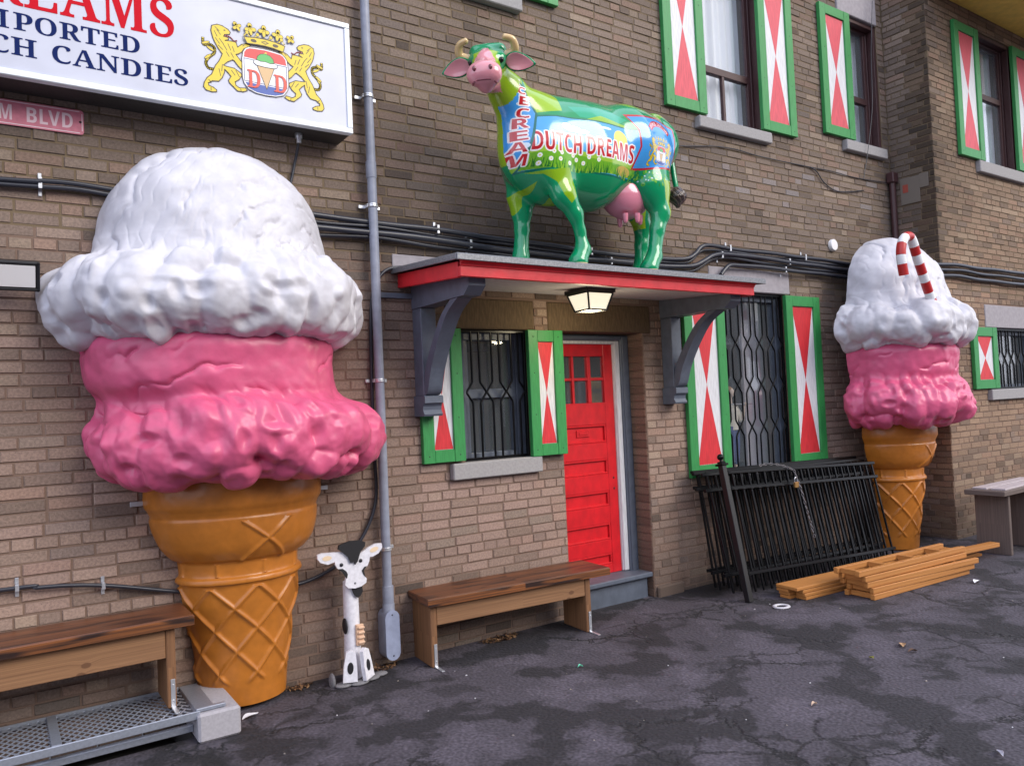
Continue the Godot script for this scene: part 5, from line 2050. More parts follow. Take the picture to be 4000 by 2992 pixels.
	for k in 26:
		var a := TAU * k / 26.0
		var c := V(cos(a), 0, sin(a))
		var pts := []
		for j in 9:
			var f := j / 8.0
			pts.append(V(4.50, 3.33, 0.60) - O + V(0, -0.15 * f, 0) + (c.rotated(Vector3.UP, f * 2.6)) * (0.062 * sin(PI * minf(f * 1.02 + 0.05, 1.0)) + 0.004))
		tf.col = L(58, 42, 38) if k % 3 else L(108, 90, 80)
		tf.tube(pts, 0.011, 6)
	tf.col = L(50, 38, 34)
	tf.ball(V(4.50, 3.258, 0.60) - O, V(0.056, 0.068, 0.056), 14, 10)
	part("tail_tuft", tf, gv, t)

# ---------------------------------------------------------------- pipe and cables
func path3(a: Array, z: float, zs: Array = []) -> Array:
	var o := []
	for i in range(0, a.size(), 2):
		o.append(V(a[i], a[i + 1], z if zs.is_empty() else zs[i / 2]))
	return o

func make_pipes() -> void:
	var t := thing("conduit_pipe", "tall grey conduit pipe running up the wall from an oval end box", "pipe", V(2.14, 0.0, 0.07))
	var m := MB.new()
	m.tube([V(-0.003, 0.36, 0), V(0, 1.5, 0), V(0.002, 3.0, 0), V(0, 4.6, 0), V(0, 6.5, 0)], 0.031, 20)
	m.lathe([Vector2(0.031, 0.53), Vector2(0.0375, 0.525), Vector2(0.0375, 0.40), Vector2(0.031, 0.395)], 20)
	m.lathe([Vector2(0.031, 3.36), Vector2(0.036, 3.355), Vector2(0.036, 3.25), Vector2(0.031, 3.245)], 20)
	part("tube", m, M.pipe, t)
	var e := MB.new()
	var pts := PackedVector2Array()
	for k in 13: pts.append(Vector2(cos(PI * k / 12) * 0.05, 0.325 + sin(PI * k / 12) * 0.05))
	for k in 13: pts.append(Vector2(-cos(PI * k / 12) * 0.05, 0.10 - sin(PI * k / 12) * 0.05))
	e.extrude(pts, -0.065, 0.045)
	e.lathe([Vector2(0.031, 0.42), Vector2(0.04, 0.41), Vector2(0.04, 0.35)], 16)
	part("end_box", e, M.pipe, t)
	var c := MB.new()
	c.extrude(pts, 0.047, 0.054)
	part("cover", c, worn(mat(S(158, 166, 192), 0.42), tex.soft, V(2, 2, 2)), t)
	var sc := MB.new()
	sc.ball(V(0, 0.345, 0.054), V(0.006, 0.006, 0.003), 10, 6)
	sc.ball(V(0, 0.08, 0.054), V(0.006, 0.006, 0.003), 10, 6)
	part("screws", sc, mat(S(70, 70, 78), 0.4, 0.6), t)
	for y in [0.77, 1.886, 3.06, 3.805]:
		var cl := MB.new()
		cl.lathe([Vector2(0.0325, y + 0.012), Vector2(0.036, y + 0.012), Vector2(0.036, y + 0.004), Vector2(0.034, y), Vector2(0.036, y - 0.004), Vector2(0.036, y - 0.012), Vector2(0.0325, y - 0.012)], 20)
		for s in [-1.0, 1.0]:
			cl.box(V(s * 0.055, y, -0.055), V(0.045, 0.024, 0.012), 0.003)
			cl.box(V(s * 0.036, y, -0.028), V(0.006, 0.024, 0.06), 0.001)
		part("clamp", cl, M.clip, t)

	# black cables along the wall
	var up := [1.55, 2.968, 1.87, 2.955, 2.18, 2.956, 2.50, 2.951, 2.93, 2.933, 3.31, 2.927, 4.05, 2.901, 4.46, 2.892, 4.87, 2.902, 5.15, 2.919, 5.27, 2.965, 5.36, 3.037, 5.49, 3.061, 5.8, 3.060, 6.23, 3.057, 7.06, 3.055, 7.77, 3.041, 8.5, 3.03]
	var lw := [1.55, 2.872, 1.87, 2.878, 2.24, 2.886, 2.64, 2.868, 3.08, 2.853, 3.55, 2.838, 4.08, 2.832, 4.66, 2.834, 5.10, 2.842, 5.26, 2.862, 5.38, 2.912, 5.53, 2.978, 5.77, 3.004, 6.49, 2.990, 7.2, 2.978, 7.76, 2.970, 8.5, 2.96]
	cable("thick black cable on top of the upper pair along the wall", up, 0.05, 0.0, 0.019)
	cable("thin black cable lashed under the upper wall cable", up, 0.035, -0.032, 0.013)
	cable("thick black cable on top of the lower pair along the wall", lw, 0.062, 0.0, 0.021)
	cable("thin black cable lashed under the lower wall cable", lw, 0.038, -0.035, 0.014)
	cable("short black cable from the pale lintel to the far ice cream cone", [5.60, 2.80, 5.66, 2.855, 5.74, 2.902, 5.9, 2.909, 6.20, 2.909, 7.03, 2.900, 7.71, 2.893, 8.5, 2.88], 0.06, 0.0, 0.02)
	for q in [["uppermost black cable along the projecting wing", 3.014, 3.03, 0.02], ["middle black cable along the projecting wing", 2.957, 2.962, 0.017], ["lowest black cable along the projecting wing", 2.890, 2.890, 0.02]]:
		cable(q[0], [8.55, q[1], 9.0, q[1] + 0.012, 9.5, (q[1] + q[2]) * 0.5 + 0.004, 10.0, q[2], 10.6, q[2], 12.5, q[2] - 0.02], WING_Z + 0.035, 0.0, q[3])
	cable("upper black cable running left of the nearest ice cream cone", [-1.5, 2.97, 0.06, 2.981, 0.24, 2.990, 0.39, 2.995, 0.63, 2.988, 1.2, 2.97], 0.035, 0.0, 0.014)
	cable("lower black cable running left of the nearest ice cream cone", [-1.5, 2.95, 0.06, 2.958, 0.39, 2.966, 0.62, 2.958, 1.2, 2.95], 0.03, 0.0, 0.013)
	cable("low black cable behind the left bench and cow post", [-1.5, 0.87, 0.01, 0.858, 0.17, 0.843, 0.32, 0.826, 0.53, 0.786, 0.91, 0.693, 1.2, 0.64, 1.53, 0.627, 1.76, 0.689, 1.92, 0.785, 2.03, 0.92, 2.09, 1.06, 2.105, 1.18, 2.103, 1.33, 2.10, 1.676, 2.108, 2.14, 2.12, 2.373, 2.14, 2.491, 2.18, 2.575, 2.26, 2.645, 2.40, 2.668], 0.034, 0.0, 0.0115)
	# saddles
	var spots := [[2.64, 2.95, 0.05], [2.9, 2.865, 0.06], [4.05, 2.90, 0.05], [4.25, 2.835, 0.06], [5.75, 3.06, 0.05], [5.62, 2.985, 0.06], [6.9, 3.056, 0.05], [6.55, 2.905, 0.06], [6.62, 2.99, 0.06], [0.235, 2.982, 0.03], [0.085, 0.852, 0.03], [0.48, 0.797, 0.03]]
	for k in spots.size():
		var q = spots[k]
		var s := thing("cable_clip", ["metal saddle clip on the upper cables left of the cow's far foreleg", "metal saddle clip on the lower cables left of the cow's far foreleg", "metal saddle clip on the upper cables before the cow's hind legs", "metal saddle clip on the lower cables before the cow's hind legs", "metal saddle clip on the raised upper cables above the pale lintel", "metal saddle clip on the raised lower cables above the pale lintel", "metal saddle clip on the upper cables below the round wall disc", "metal saddle clip on the short cable right of the pale lintel", "metal saddle clip on the lower cables right of the pale lintel", "metal saddle clip on the cables under the pink street sign", "metal saddle clip on the low cable at the left photo edge", "metal saddle clip on the low cable above the left bench end"][k], "cable clip", V(q[0], q[1], 0.0), "metal cable saddle clips")
		var sdl := MB.new()
		var ht := 0.030 if k < 10 else 0.016
		for sg in [-1.0, 1.0]:
			sdl.box(V(0, sg * (ht + 0.018), 0.006), V(0.018, 0.030, 0.006), 0.002)
			sdl.box(V(0, sg * ht, q[2] * 0.5), V(0.018, 0.003, q[2] + 0.02), 0.001)
		sdl.box(V(0, 0, q[2] + 0.018), V(0.018, ht * 2.0, 0.003), 0.001)
		part("saddle", sdl, M.clip, s)
	# thin wires
	for q in [["thin black wire drooping across the wall behind the cow's rump", [4.4, 3.88, 5.08, 3.943, 5.4, 3.985, 5.66, 4.024, 5.98, 4.041, 6.34, 4.025, 7.13, 4.032, 7.50, 4.039, 7.98, 4.027, 8.58, 4.050], 0.012, 0.005], ["thin loose wire looping down below the narrow upper window", [7.13, 4.032, 7.25, 3.996, 7.36, 3.900, 7.54, 3.838, 7.74, 3.842, 8.11, 3.902], 0.014, 0.006], ["thin wire hanging in front of the narrow upper window", [8.38, 6.094, 8.29, 5.476, 8.25, 4.873, 8.13, 4.402, 7.99, 3.994], 0.09, 0.004]]:
		var w := MB.new()
		w.tube(spline(path3(q[1], q[2]), 6), q[3], 6)
		tag(part("wire", w, M.cable, self), q[0], "wire")

func cable(label: String, a: Array, z: float, dy: float, r: float) -> void:
	var p := spline(path3(a, z), 6)
	var rng := RandomNumberGenerator.new()
	rng.seed = hash(label)
	for i in p.size():
		p[i] += V(0, dy + 0.004 * sin(p[i].x * 7.0 + r * 400.0), 0.006 * sin(p[i].x * 5.0 + dy * 90.0))
	var m := MB.new()
	m.tube(p, r, 10)
	tag(part("cable", m, M.cable, self), label, "cable", "black cables along the wall")

# ---------------------------------------------------------------- benches
func bench(label: String, at: Vector3, turn: float, len: float, depth: float, height: float, legs: Array, board: float, mt: Array, irons: Array) -> Node3D:
	var t := thing("wooden_bench", label, "bench", at, "plank benches along the wall")
	t.rotation.y = turn
	part("seat", bx(V(-len * 0.5, height - 0.05, -depth * 0.5), V(len * 0.5, height, depth * 0.5), 0.006), mt[0], t)
	if mt.size() > 3:
		part("seat_edge", bx(V(-len * 0.5 + 0.001, height - 0.053, depth * 0.5 - 0.004), V(len * 0.5 - 0.001, height - 0.004, depth * 0.5 + 0.004), 0.003), mt[3], t)
	var up := Basis(Vector3.BACK, PI / 2)
	for x in legs:
		var hh := height - 0.051
		var m := MB.new()
		m.box(Vector3.ZERO, V(hh, 0.045, depth - 0.06), 0.005)
		part("leg", m, mt[1], t, V(x, hh * 0.5, -0.01), up)
	if board > 0.0:
		part("stretcher", bx(V(legs[0] + 0.024, height - 0.052 - board, depth * 0.5 - 0.085), V(legs[1] - 0.024, height - 0.052, depth * 0.5 - 0.045), 0.004), mt[2], t)
	for q in irons:
		var m := MB.new()
		m.box(V(q[0], 0.075, q[1] + 0.002), V(0.022, 0.15, 0.005), 0.001)
		m.box(V(q[0], 0.004, q[1] + 0.055), V(0.022, 0.005, 0.11), 0.001)
		for y in [0.04, 0.12]:
			m.ball(V(q[0], y, q[1] + 0.005), V(0.005, 0.005, 0.003), 8, 4)
		part("angle_iron", m, M.clip, t)
	return t

func make_benches() -> void:
	bench("stained wooden plank bench between the grey pipe and the red door", V(3.04, 0.0, 0.20), -0.07, 1.47, 0.37, 0.452, [-0.68, 0.555], 0.135, [M.wood_top, M.wood_up, M.wood_light, M.wood_edge], [[-0.675, 0.147], [0.56, 0.147]])
	bench("wooden plank bench standing on the metal grate at left edge", V(-0.05, 0.165, 0.215), 0.0, 1.84, 0.36, 0.475, [-0.75, 0.805], 0.16, [M.wood_top, M.wood_up, M.wood_light, M.wood_edge], [[0.81, 0.14]])
	bench("small weathered grey bench at the right edge by the wing", V(8.62, 0.0, 1.10), 0.03, 1.22, 0.37, 0.642, [-0.42, 0.16], 0.0, [M.grey_wood, M.grey_wood, M.grey_wood], [])
	# pale boards lying on that bench
	for q in [["pale planed board lying on the grey bench nearest its front edge", 1.19, 0.02], ["pale planed board lying on the grey bench along its back edge", 1.03, 0.0]]:
		var m := bx(V(-0.54, 0, -0.065), V(0.58, 0.018, 0.065), 0.003)
		var o := part("board", m, worn(mat(S(196, 184, 186), 0.5), tex.soft, V(2, 2, 2)), self, V(8.62, 0.643, q[1]), Basis(Vector3.UP, 0.03 + q[2]))
		tag(o, q[0], "board")

# ---------------------------------------------------------------- light well
func make_light_well() -> void:
	var k := MB.new()
	k.box(V(0.955, 0.075, 0.265), V(0.215, 0.15, 0.51), 0.012)
	tag(part("concrete_block", k, M.concrete, self), "pale concrete block at the end of the metal grate", "concrete block")
	var t := thing("well_grate", "galvanised expanded metal grate over the window well under the bench", "grate", V(0.0, 0.15, 0.02))
	var f := MB.new()
	var X0 := -1.6
	var X1 := 0.845
	var D := 0.47
	f.span(V(X0, -0.03, D - 0.012), V(X1 + 0.02, 0.012, D), 0.003)
	f.span(V(X0, -0.03, D - 0.05), V(X1, -0.022, D - 0.013), 0.002)
	f.span(V(X0, -0.02, 0.0), V(X1, 0.012, 0.01), 0.002)
	for x in [-0.75, 0.22]:
		f.span(V(x - 0.022, 0.004, 0.01), V(x + 0.022, 0.012, D - 0.012), 0.002)
	part("frame", f, M.galv, t)
	part("end_plate", bx(V(X1 + 0.002, 0.003, 0.0), V(X1 + 0.10, 0.011, D - 0.03), 0.003), M.galv, t)
	var tab := MB.new()
	tab.box(V(X1 + 0.075, 0.013, D - 0.018), V(0.15, 0.02, 0.03), 0.004)
	part("end_tab", tab, M.galv, t)
	# expanded mesh: crossing strands, one part
	var e := MB.new()
	var pw := 0.042
	var ph := 0.031
	var n := int((X1 - X0) / pw)
	var rows := int((D - 0.03) / ph)
	for j in rows:
		for i in n:
			var x := X0 + i * pw + (pw * 0.5 if j % 2 else 0.0)
			var z := 0.014 + j * ph
			for s in [-1.0, 1.0]:
				var a := V(x, 0.0, z)
				var b := V(x + s * pw * 0.5, 0.0, z + ph)
				var d := (b - a).normalized()
				var q: Vector3 = V(-d.z, 0, d.x) * 0.0030 * s
				e.poly([a - q + V(0, 0.003, 0), a + q + V(0, -0.001, 0), b + q + V(0, -0.001, 0), b - q + V(0, 0.003, 0)], V(-d.z * 0.5 * s, 1, d.x * 0.5 * s).normalized())
	var ms := part("expanded_mesh", e, M.galv, t)
	ms.set_meta("kind", "stuff")
	# the low rail in front and the dark well
	var r := MB.new()
	r.span(V(-1.6, 0.035, 0.40), V(0.845, 0.07, 0.41), 0.003)
	r.span(V(-1.6, 0.062, 0.375), V(0.845, 0.07, 0.40), 0.002)
	tag(part("well_rail", r, M.galv, self), "low galvanised rail in front of the dark window well", "rail")
	var w := thing("window_well", "dark concrete window well sunk below the metal grate", "window well", V(-0.38, 0.0, 0.2))
	var damp := worn(mat(S(84, 80, 78), 0.9), tex.soft, V(2, 2, 2))
	part("floor", bx(V(-1.22, -1.0, -0.5), V(1.225, -0.9, 0.2)), damp, w)
	part("front_wall", bx(V(-1.22, -0.9, 0.201), V(1.225, -0.002, 0.3)), damp, w)
	part("end_wall", bx(V(1.226, -0.9, -0.5), V(1.32, -0.002, 0.2)), damp, w)
	part("end_wall", bx(V(-1.32, -0.9, -0.5), V(-1.221, -0.002, 0.2)), damp, w)
	part("back_wall", bx(V(-1.22, -0.9, -0.55), V(1.225, -0.201, -0.21)), damp, w)

# ---------------------------------------------------------------- fence panels
func panel(label: String, at: Vector3, lean: float, roll: float, width: float, n: int, post: bool) -> Node3D:
	var t := thing("fence_panel", label, "fence panel", at, "black metal fence panels leaning on the wall")
	t.basis = Basis(Vector3.RIGHT, -lean) * Basis(Vector3.BACK, roll)
	for k in n:
		var x := (k + 0.6) * width / n
		part("picket", bx(V(x - 0.008, 0.07, -0.008), V(x + 0.008, 1.058, 0.008), 0.0015), M.black_metal, t)
	for y in [0.22, 0.925, 1.06]:
		var r := MB.new()
		r.span(V(0.0, y - 0.014, -0.016), V(width, y + 0.014, 0.016), 0.003)
		if y == 0.925:
			for k in n:
				r.ball(V((k + 0.6) * width / n, y - 0.014, 0.006), V(0.03, 0.008, 0.014), 10, 6)
		part("rail", r, M.black_metal, t)
	if post:
		part("post", bx(V(-0.069, 0.0, -0.024), V(-0.018, 1.12, 0.027), 0.003), mat(S(18, 18, 21), 0.5), t)
		var c := MB.new()
		c.box(V(-0.0435, 1.128, 0.0015), V(0.082, 0.018, 0.082), 0.004)
		c.box(V(-0.0435, 1.145, 0.0015), V(0.055, 0.02, 0.055), 0.006)
		c.lathe([Vector2(0.014, 1.153), Vector2(0.012, 1.165), Vector2(0.012, 1.17)], 12, V(-0.0435, 0, 0.0015))
		part("cap", c, M.black_metal, t)
		var b := MB.new()
		b.ball(V(-0.0435, 1.192, 0.0015), V(0.028, 0.028, 0.028), 18, 12)
		part("ball_finial", b, M.black_metal, t)
		var bo := MB.new()
		for y in [0.22, 0.925, 1.06]:
			bo.box(V(0.012, y, 0.018), V(0.03, 0.03, 0.006), 0.002)
			bo.ball(V(0.012, y, 0.022), V(0.006, 0.006, 0.004), 8, 4)
		part("rail_bracket", bo, M.black_metal, t)
	return t

func make_fence() -> void:
	panel("front black fence panel with a square post and ball finial", V(5.09, 0.0, 0.64), 0.225, -0.042, 2.16, 21, true)
	panel("second black fence panel, directly behind the one with the post", V(4.95, -0.01, 0.53), 0.25, -0.02, 2.30, 22, false)
	panel("third black fence panel in the leaning stack", V(5.05, -0.02, 0.44), 0.22, -0.03, 2.36, 22, false)
	panel("fourth black fence panel in the leaning stack", V(4.98, -0.02, 0.36), 0.20, -0.015, 2.40, 22, false)
	panel("black fence panel at the back of the stack, nearest the wall", V(5.02, -0.02, 0.27), 0.17, -0.02, 2.46, 23, false)
	# chain and padlock
	var t := thing("chain", "rusty steel chain draped over the top rails of fence panels", "chain", V(5.95, 0.95, 0.47))
	var p := spline([V(5.64, 1.045, 0.34), V(5.74, 1.055, 0.36), V(5.86, 1.035, 0.40), V(5.945, 0.985, 0.47), V(5.955, 0.92, 0.49), V(5.96, 0.84, 0.52), V(5.965, 0.72, 0.55), V(5.975, 0.55, 0.59), V(5.985, 0.38, 0.625)], 8)
	var link := MB.new()
	var tor := []
	for k in 13:
		var a := TAU * k / 12.0
		tor.append(V(cos(a) * 0.016, sin(a) * 0.009, 0))
	link.tube(tor, 0.0032, 6, false)
	var lm := link.mesh()
	var steel := mat(S(126, 122, 126), 0.45, 0.6)
	var acc := 0.0
	var k := 0
	for i in p.size() - 1:
		acc += (p[i + 1] - p[i]).length()
		if acc > 0.023:
			acc = 0.0
			var x: Vector3 = (p[i + 1] - p[i]).normalized()
			var y := x.cross(V(0.3, 0.1, 1).normalized()).normalized()
			var z := x.cross(y)
			if k % 2:
				var q := y
				y = z
				z = -q
			part("link", lm, steel, t, p[i] - t.position, Basis(x, y, z))
			k += 1
	var l := thing("padlock", "brass padlock with steel shackle hanging from the fence chain", "padlock", V(5.925, 0.865, 0.505))
	part("body", bx(V(-0.026, -0.03, -0.01), V(0.026, 0.02, 0.012), 0.004), mat(S(186, 142, 86), 0.35, 0.6), l)
	var sh := MB.new()
	var sp := [V(-0.018, 0.018, 0), V(-0.018, 0.04, 0)]
	for j in 9:
		var a := PI - PI * j / 8.0
		sp.append(V(cos(a) * 0.018, 0.045 + sin(a) * 0.018, 0))
	sp.append(V(0.018, 0.04, 0))
	sp.append(V(0.018, 0.018, 0))
	sh.tube(sp, 0.005, 8)
	part("shackle", sh, mat(S(200, 200, 204), 0.25, 0.8), l)

# ---------------------------------------------------------------- stacked lumber
func make_lumber() -> void:
	var rng := RandomNumberGenerator.new()
	rng.seed = 5
	# ladder shaped frames, one on another
	var spec := [[5.785, 1.01, 0.0, 0.045, 1.40, 0.27, "bottom frame of the orange wooden frame stack"], [5.80, 1.02, 0.048, 0.075, 1.42, 0.25, "second frame from below in the orange wooden stack"], [5.765, 0.99, 0.096, 0.10, 1.50, 0.26, "middle frame of the orange wooden frame stack"], [5.73, 1.00, 0.146, 0.06, 1.44, 0.25, "second frame from the top of the orange wooden stack"], [5.66, 1.005, 0.196, 0.055, 1.52, 0.235, "top open ladder frame of the orange wooden stack"]]
	for s in spec:
		var t := thing("lattice_ladder", s[6], "wooden lattice", V(s[0], s[2], s[1]), "ladder shaped wooden frames")
		t.rotation.y = -s[3]
		var h := 0.046
		for z in [0.0, s[5] - 0.038]:
			part("rail", bx(V(0, 0.001, z), V(s[4], h, z + 0.038), 0.003), M.lumber, t)
		for x in [0.03, s[4] * 0.26, s[4] * 0.53, s[4] * 0.80]:
			var m := MB.new()
			m.box(Vector3.ZERO, V(s[5] - 0.08, h - 0.006, 0.036), 0.002)
			part("rung", m, M.lumber, t, V(x + 0.02, h * 0.5, s[5] * 0.5), Basis(Vector3.UP, PI / 2))
	# flat boards to the left and behind
	var bd := [[5.36, 0.70, 0.0, 0.05, 2.5, 0.10], [5.42, 0.81, 0.0, 0.06, 2.6, 0.10], [5.36, 0.69, 0.028, 0.07, 2.55, 0.11], [5.41, 0.82, 0.028, 0.075, 2.5, 0.09], [5.345, 0.68, 0.056, 0.075, 2.6, 0.12], [5.40, 0.815, 0.056, 0.08, 2.45, 0.085], [5.34, 0.68, 0.084, 0.08, 2.35, 0.215]]
	var names := ["flat orange board on the ground at the back of the low pile", "flat orange board on the ground at the front of the low pile", "board second from the ground at the back of the low pile", "board second from the ground at the front of the low pile", "board third from the ground at the back of the low pile", "board third from the ground at the front of the low pile", "wide flat orange board on top of the low pile before the fence"]
	for k in bd.size():
		var q = bd[k]
		var m := bx(V(0, 0.001, 0), V(q[4], 0.025, q[5]), 0.002)
		var o := part("board", m, M.lumber, self, V(q[0], q[2], q[1]), Basis(Vector3.UP, -q[3]))
		tag(o, names[k], "board", "orange boards piled by the fence panels")
	var ex := [[7.45, 1.06, 0.10, 0.10, 0.62, 0.09, "orange board end sticking out right of the frame stack"]]
	for q in ex:
		var o := part("board", bx(V(0, 0.001, 0), V(q[4], 0.04, q[5]), 0.002), M.lumber, self, V(q[0], q[2], q[1]), Basis(Vector3.UP, -q[3]))
		tag(o, q[6], "board", "orange boards piled by the fence panels")

# ---------------------------------------------------------------- cow post
func make_small_cow() -> void:
	var t := thing("cow_post", "small black and white wooden cow figure on a post beside the pipe", "cow figure", V(1.84, 0.0, 0.15))
	var wht := worn(mat(S(236, 234, 242), 0.6), tex.soft, V(4, 4, 4))
	var blk := mat(S(26, 25, 30), 0.6)
	var tan_ := mat(S(232, 208, 176), 0.6)
	var o := V(-1.80, 0, 0)
	var face := func(pts: Array, z0: float, z1: float) -> MB:
		var m := MB.new()
		m.xf = Transform3D(Basis.IDENTITY, V(-1.84 + 0.018, 0, 0))
		m.extrude(pairs(pts), z0, z1)
		return m
	# post: an eight sided log
	var p := MB.new()
	p.lathe([Vector2(0.046, 0.60), Vector2(0.048, 0.59), Vector2(0.051, 0.3), Vector2(0.056, 0.05), Vector2(0.056, 0.0)], 10, V(0.008, 0.02, 0))
	part("post", p, wht, t)
	# head plate and what is painted or screwed on it
	part("head", face.call([1.595, 0.825, 1.625, 0.832, 1.675, 0.828, 1.73, 0.825, 1.78, 0.82, 1.83, 0.795, 1.875, 0.80, 1.925, 0.825, 1.975, 0.842, 2.02, 0.84, 2.022, 0.812, 1.995, 0.78, 1.955, 0.765, 1.935, 0.766, 1.93, 0.74, 1.915, 0.71, 1.89, 0.69, 1.893, 0.655, 1.908, 0.635, 1.905, 0.61, 1.87, 0.592, 1.83, 0.586, 1.785, 0.595, 1.765, 0.615, 1.77, 0.645, 1.775, 0.67, 1.755, 0.70, 1.72, 0.725, 1.706, 0.75, 1.705, 0.768, 1.66, 0.758, 1.615, 0.775, 1.595, 0.80], 0.062, 0.082), wht, t)
	part("hair", face.call([1.722, 0.845, 1.73, 0.868, 1.80, 0.885, 1.87, 0.88, 1.902, 0.865, 1.898, 0.84, 1.87, 0.815, 1.858, 0.785, 1.848, 0.755, 1.83, 0.735, 1.828, 0.752, 1.80, 0.752, 1.788, 0.785, 1.76, 0.815], 0.0825, 0.098), blk, t)
	part("cheek_patch", face.call([1.722, 0.722, 1.752, 0.72, 1.775, 0.70, 1.784, 0.68, 1.777, 0.655, 1.768, 0.665, 1.748, 0.70], 0.0825, 0.085), blk, t)
	part("cheek_patch", face.call([1.912, 0.712, 1.895, 0.71, 1.876, 0.69, 1.885, 0.665, 1.898, 0.645, 1.895, 0.665, 1.891, 0.69], 0.0825, 0.085), blk, t)
	for q in [[1.745, 0.744], [1.872, 0.752]]:
		var e := MB.new()
		e.ball(V(q[0] - 1.822, q[1], 0.082), V(0.012, 0.012, 0.010), 14, 8)
		part("eye", e, mat(S(24, 24, 34), 0.15), t)
	for q in [[1.655, 0.797, 0.0], [1.965, 0.808, 0.25]]:
		var pts := PackedVector2Array()
		for u in ell(Vector2.ZERO, Vector2(0.030, 0.015), 14):
			pts.append(u.rotated(q[2]) + Vector2(q[0], q[1]))
		var m := MB.new()
		m.xf = Transform3D(Basis.IDENTITY, V(-1.822, 0, 0))
		m.extrude(pts, 0.0825, 0.084)
		part("inner_ear", m, tan_, t)
	var nm := MB.new()
	nm.ball(V(1.83 - 1.822, 0.618, 0.082), V(0.007, 0.007, 0.004), 10, 6)
	part("nose_screw", nm, mat(S(110, 110, 116), 0.4, 0.6), t)
	part("bib_patch", face.call([1.815, 0.59, 1.885, 0.59, 1.888, 0.555, 1.872, 0.53, 1.855, 0.52, 1.835, 0.532, 1.82, 0.56], 0.058, 0.0615), blk, t)
	var sp := MB.new()
	sp.ball(V(-0.045, 0.35, 0.02), V(0.012, 0.05, 0.036), 14, 10)
	part("side_patch", sp, blk, t)
	# udder of notched wood, feet
	var ud := MB.new()
	ud.box(V(0.035, 0.29, 0.058), V(0.05, 0.13, 0.02), 0.003)
	for k in 4:
		ud.box(V(0.04, 0.335 - k * 0.03, 0.072), V(0.045, 0.018, 0.022), 0.006)
	part("udder", ud, mat(S(214, 178, 150), 0.7), t)
	for s in [[-0.058, 0.10, -0.12], [0.062, 0.11, 0.28]]:
		var m := MB.new()
		m.extrude(PackedVector2Array([Vector2(-0.028, 0.18), Vector2(0.0, 0.195), Vector2(0.030, 0.175), Vector2(0.040, 0.10), Vector2(0.046, 0.0), Vector2(-0.042, 0.0), Vector2(-0.040, 0.09)]), -0.012, 0.014)
		part("foot", m, wht, t, V(s[0], 0.03, s[1]), Basis(Vector3.BACK, s[2] * 0.5) * Basis(Vector3.UP, s[2] * 2.0))
		var q := MB.new()
		q.extrude(ell(Vector2(0.0, 0.085), Vector2(0.019, 0.036), 16), 0.0145, 0.016)
		part("hoof_patch", q, blk, t, V(s[0], 0.03, s[1]), Basis(Vector3.BACK, s[2] * 0.5) * Basis(Vector3.UP, s[2] * 2.0))
	# flat stones it stands on
	var grey := worn(mat(S(140, 138, 142), 0.9), tex.spots, V(5, 5, 5))
	var sl := ["flat grey stone under the left foot of the cow post", "flat grey stone in front of the cow post", "flat grey stone under the right foot of the cow post", "flat grey stone at far right of the cow post", "upright grey stone chip left of the cow post"]
	var ss := [[1.752, 0.225, 0.055, 0.045], [1.845, 0.25, 0.062, 0.042], [1.935, 0.215, 0.06, 0.045], [2.01, 0.19, 0.05, 0.035], [1.70, 0.17, 0.018, 0.04]]
	for k in ss.size():
		var q = ss[k]
		var m := MB.new()
		m.ball(Vector3.ZERO, V(q[2], 0.014 if k < 4 else 0.05, q[3]), 14, 8)
		tag(part("stone", m, grey, self, V(q[0], 0.012 if k < 4 else 0.03, q[1])), sl[k], "stone", "flat stones round the cow post")

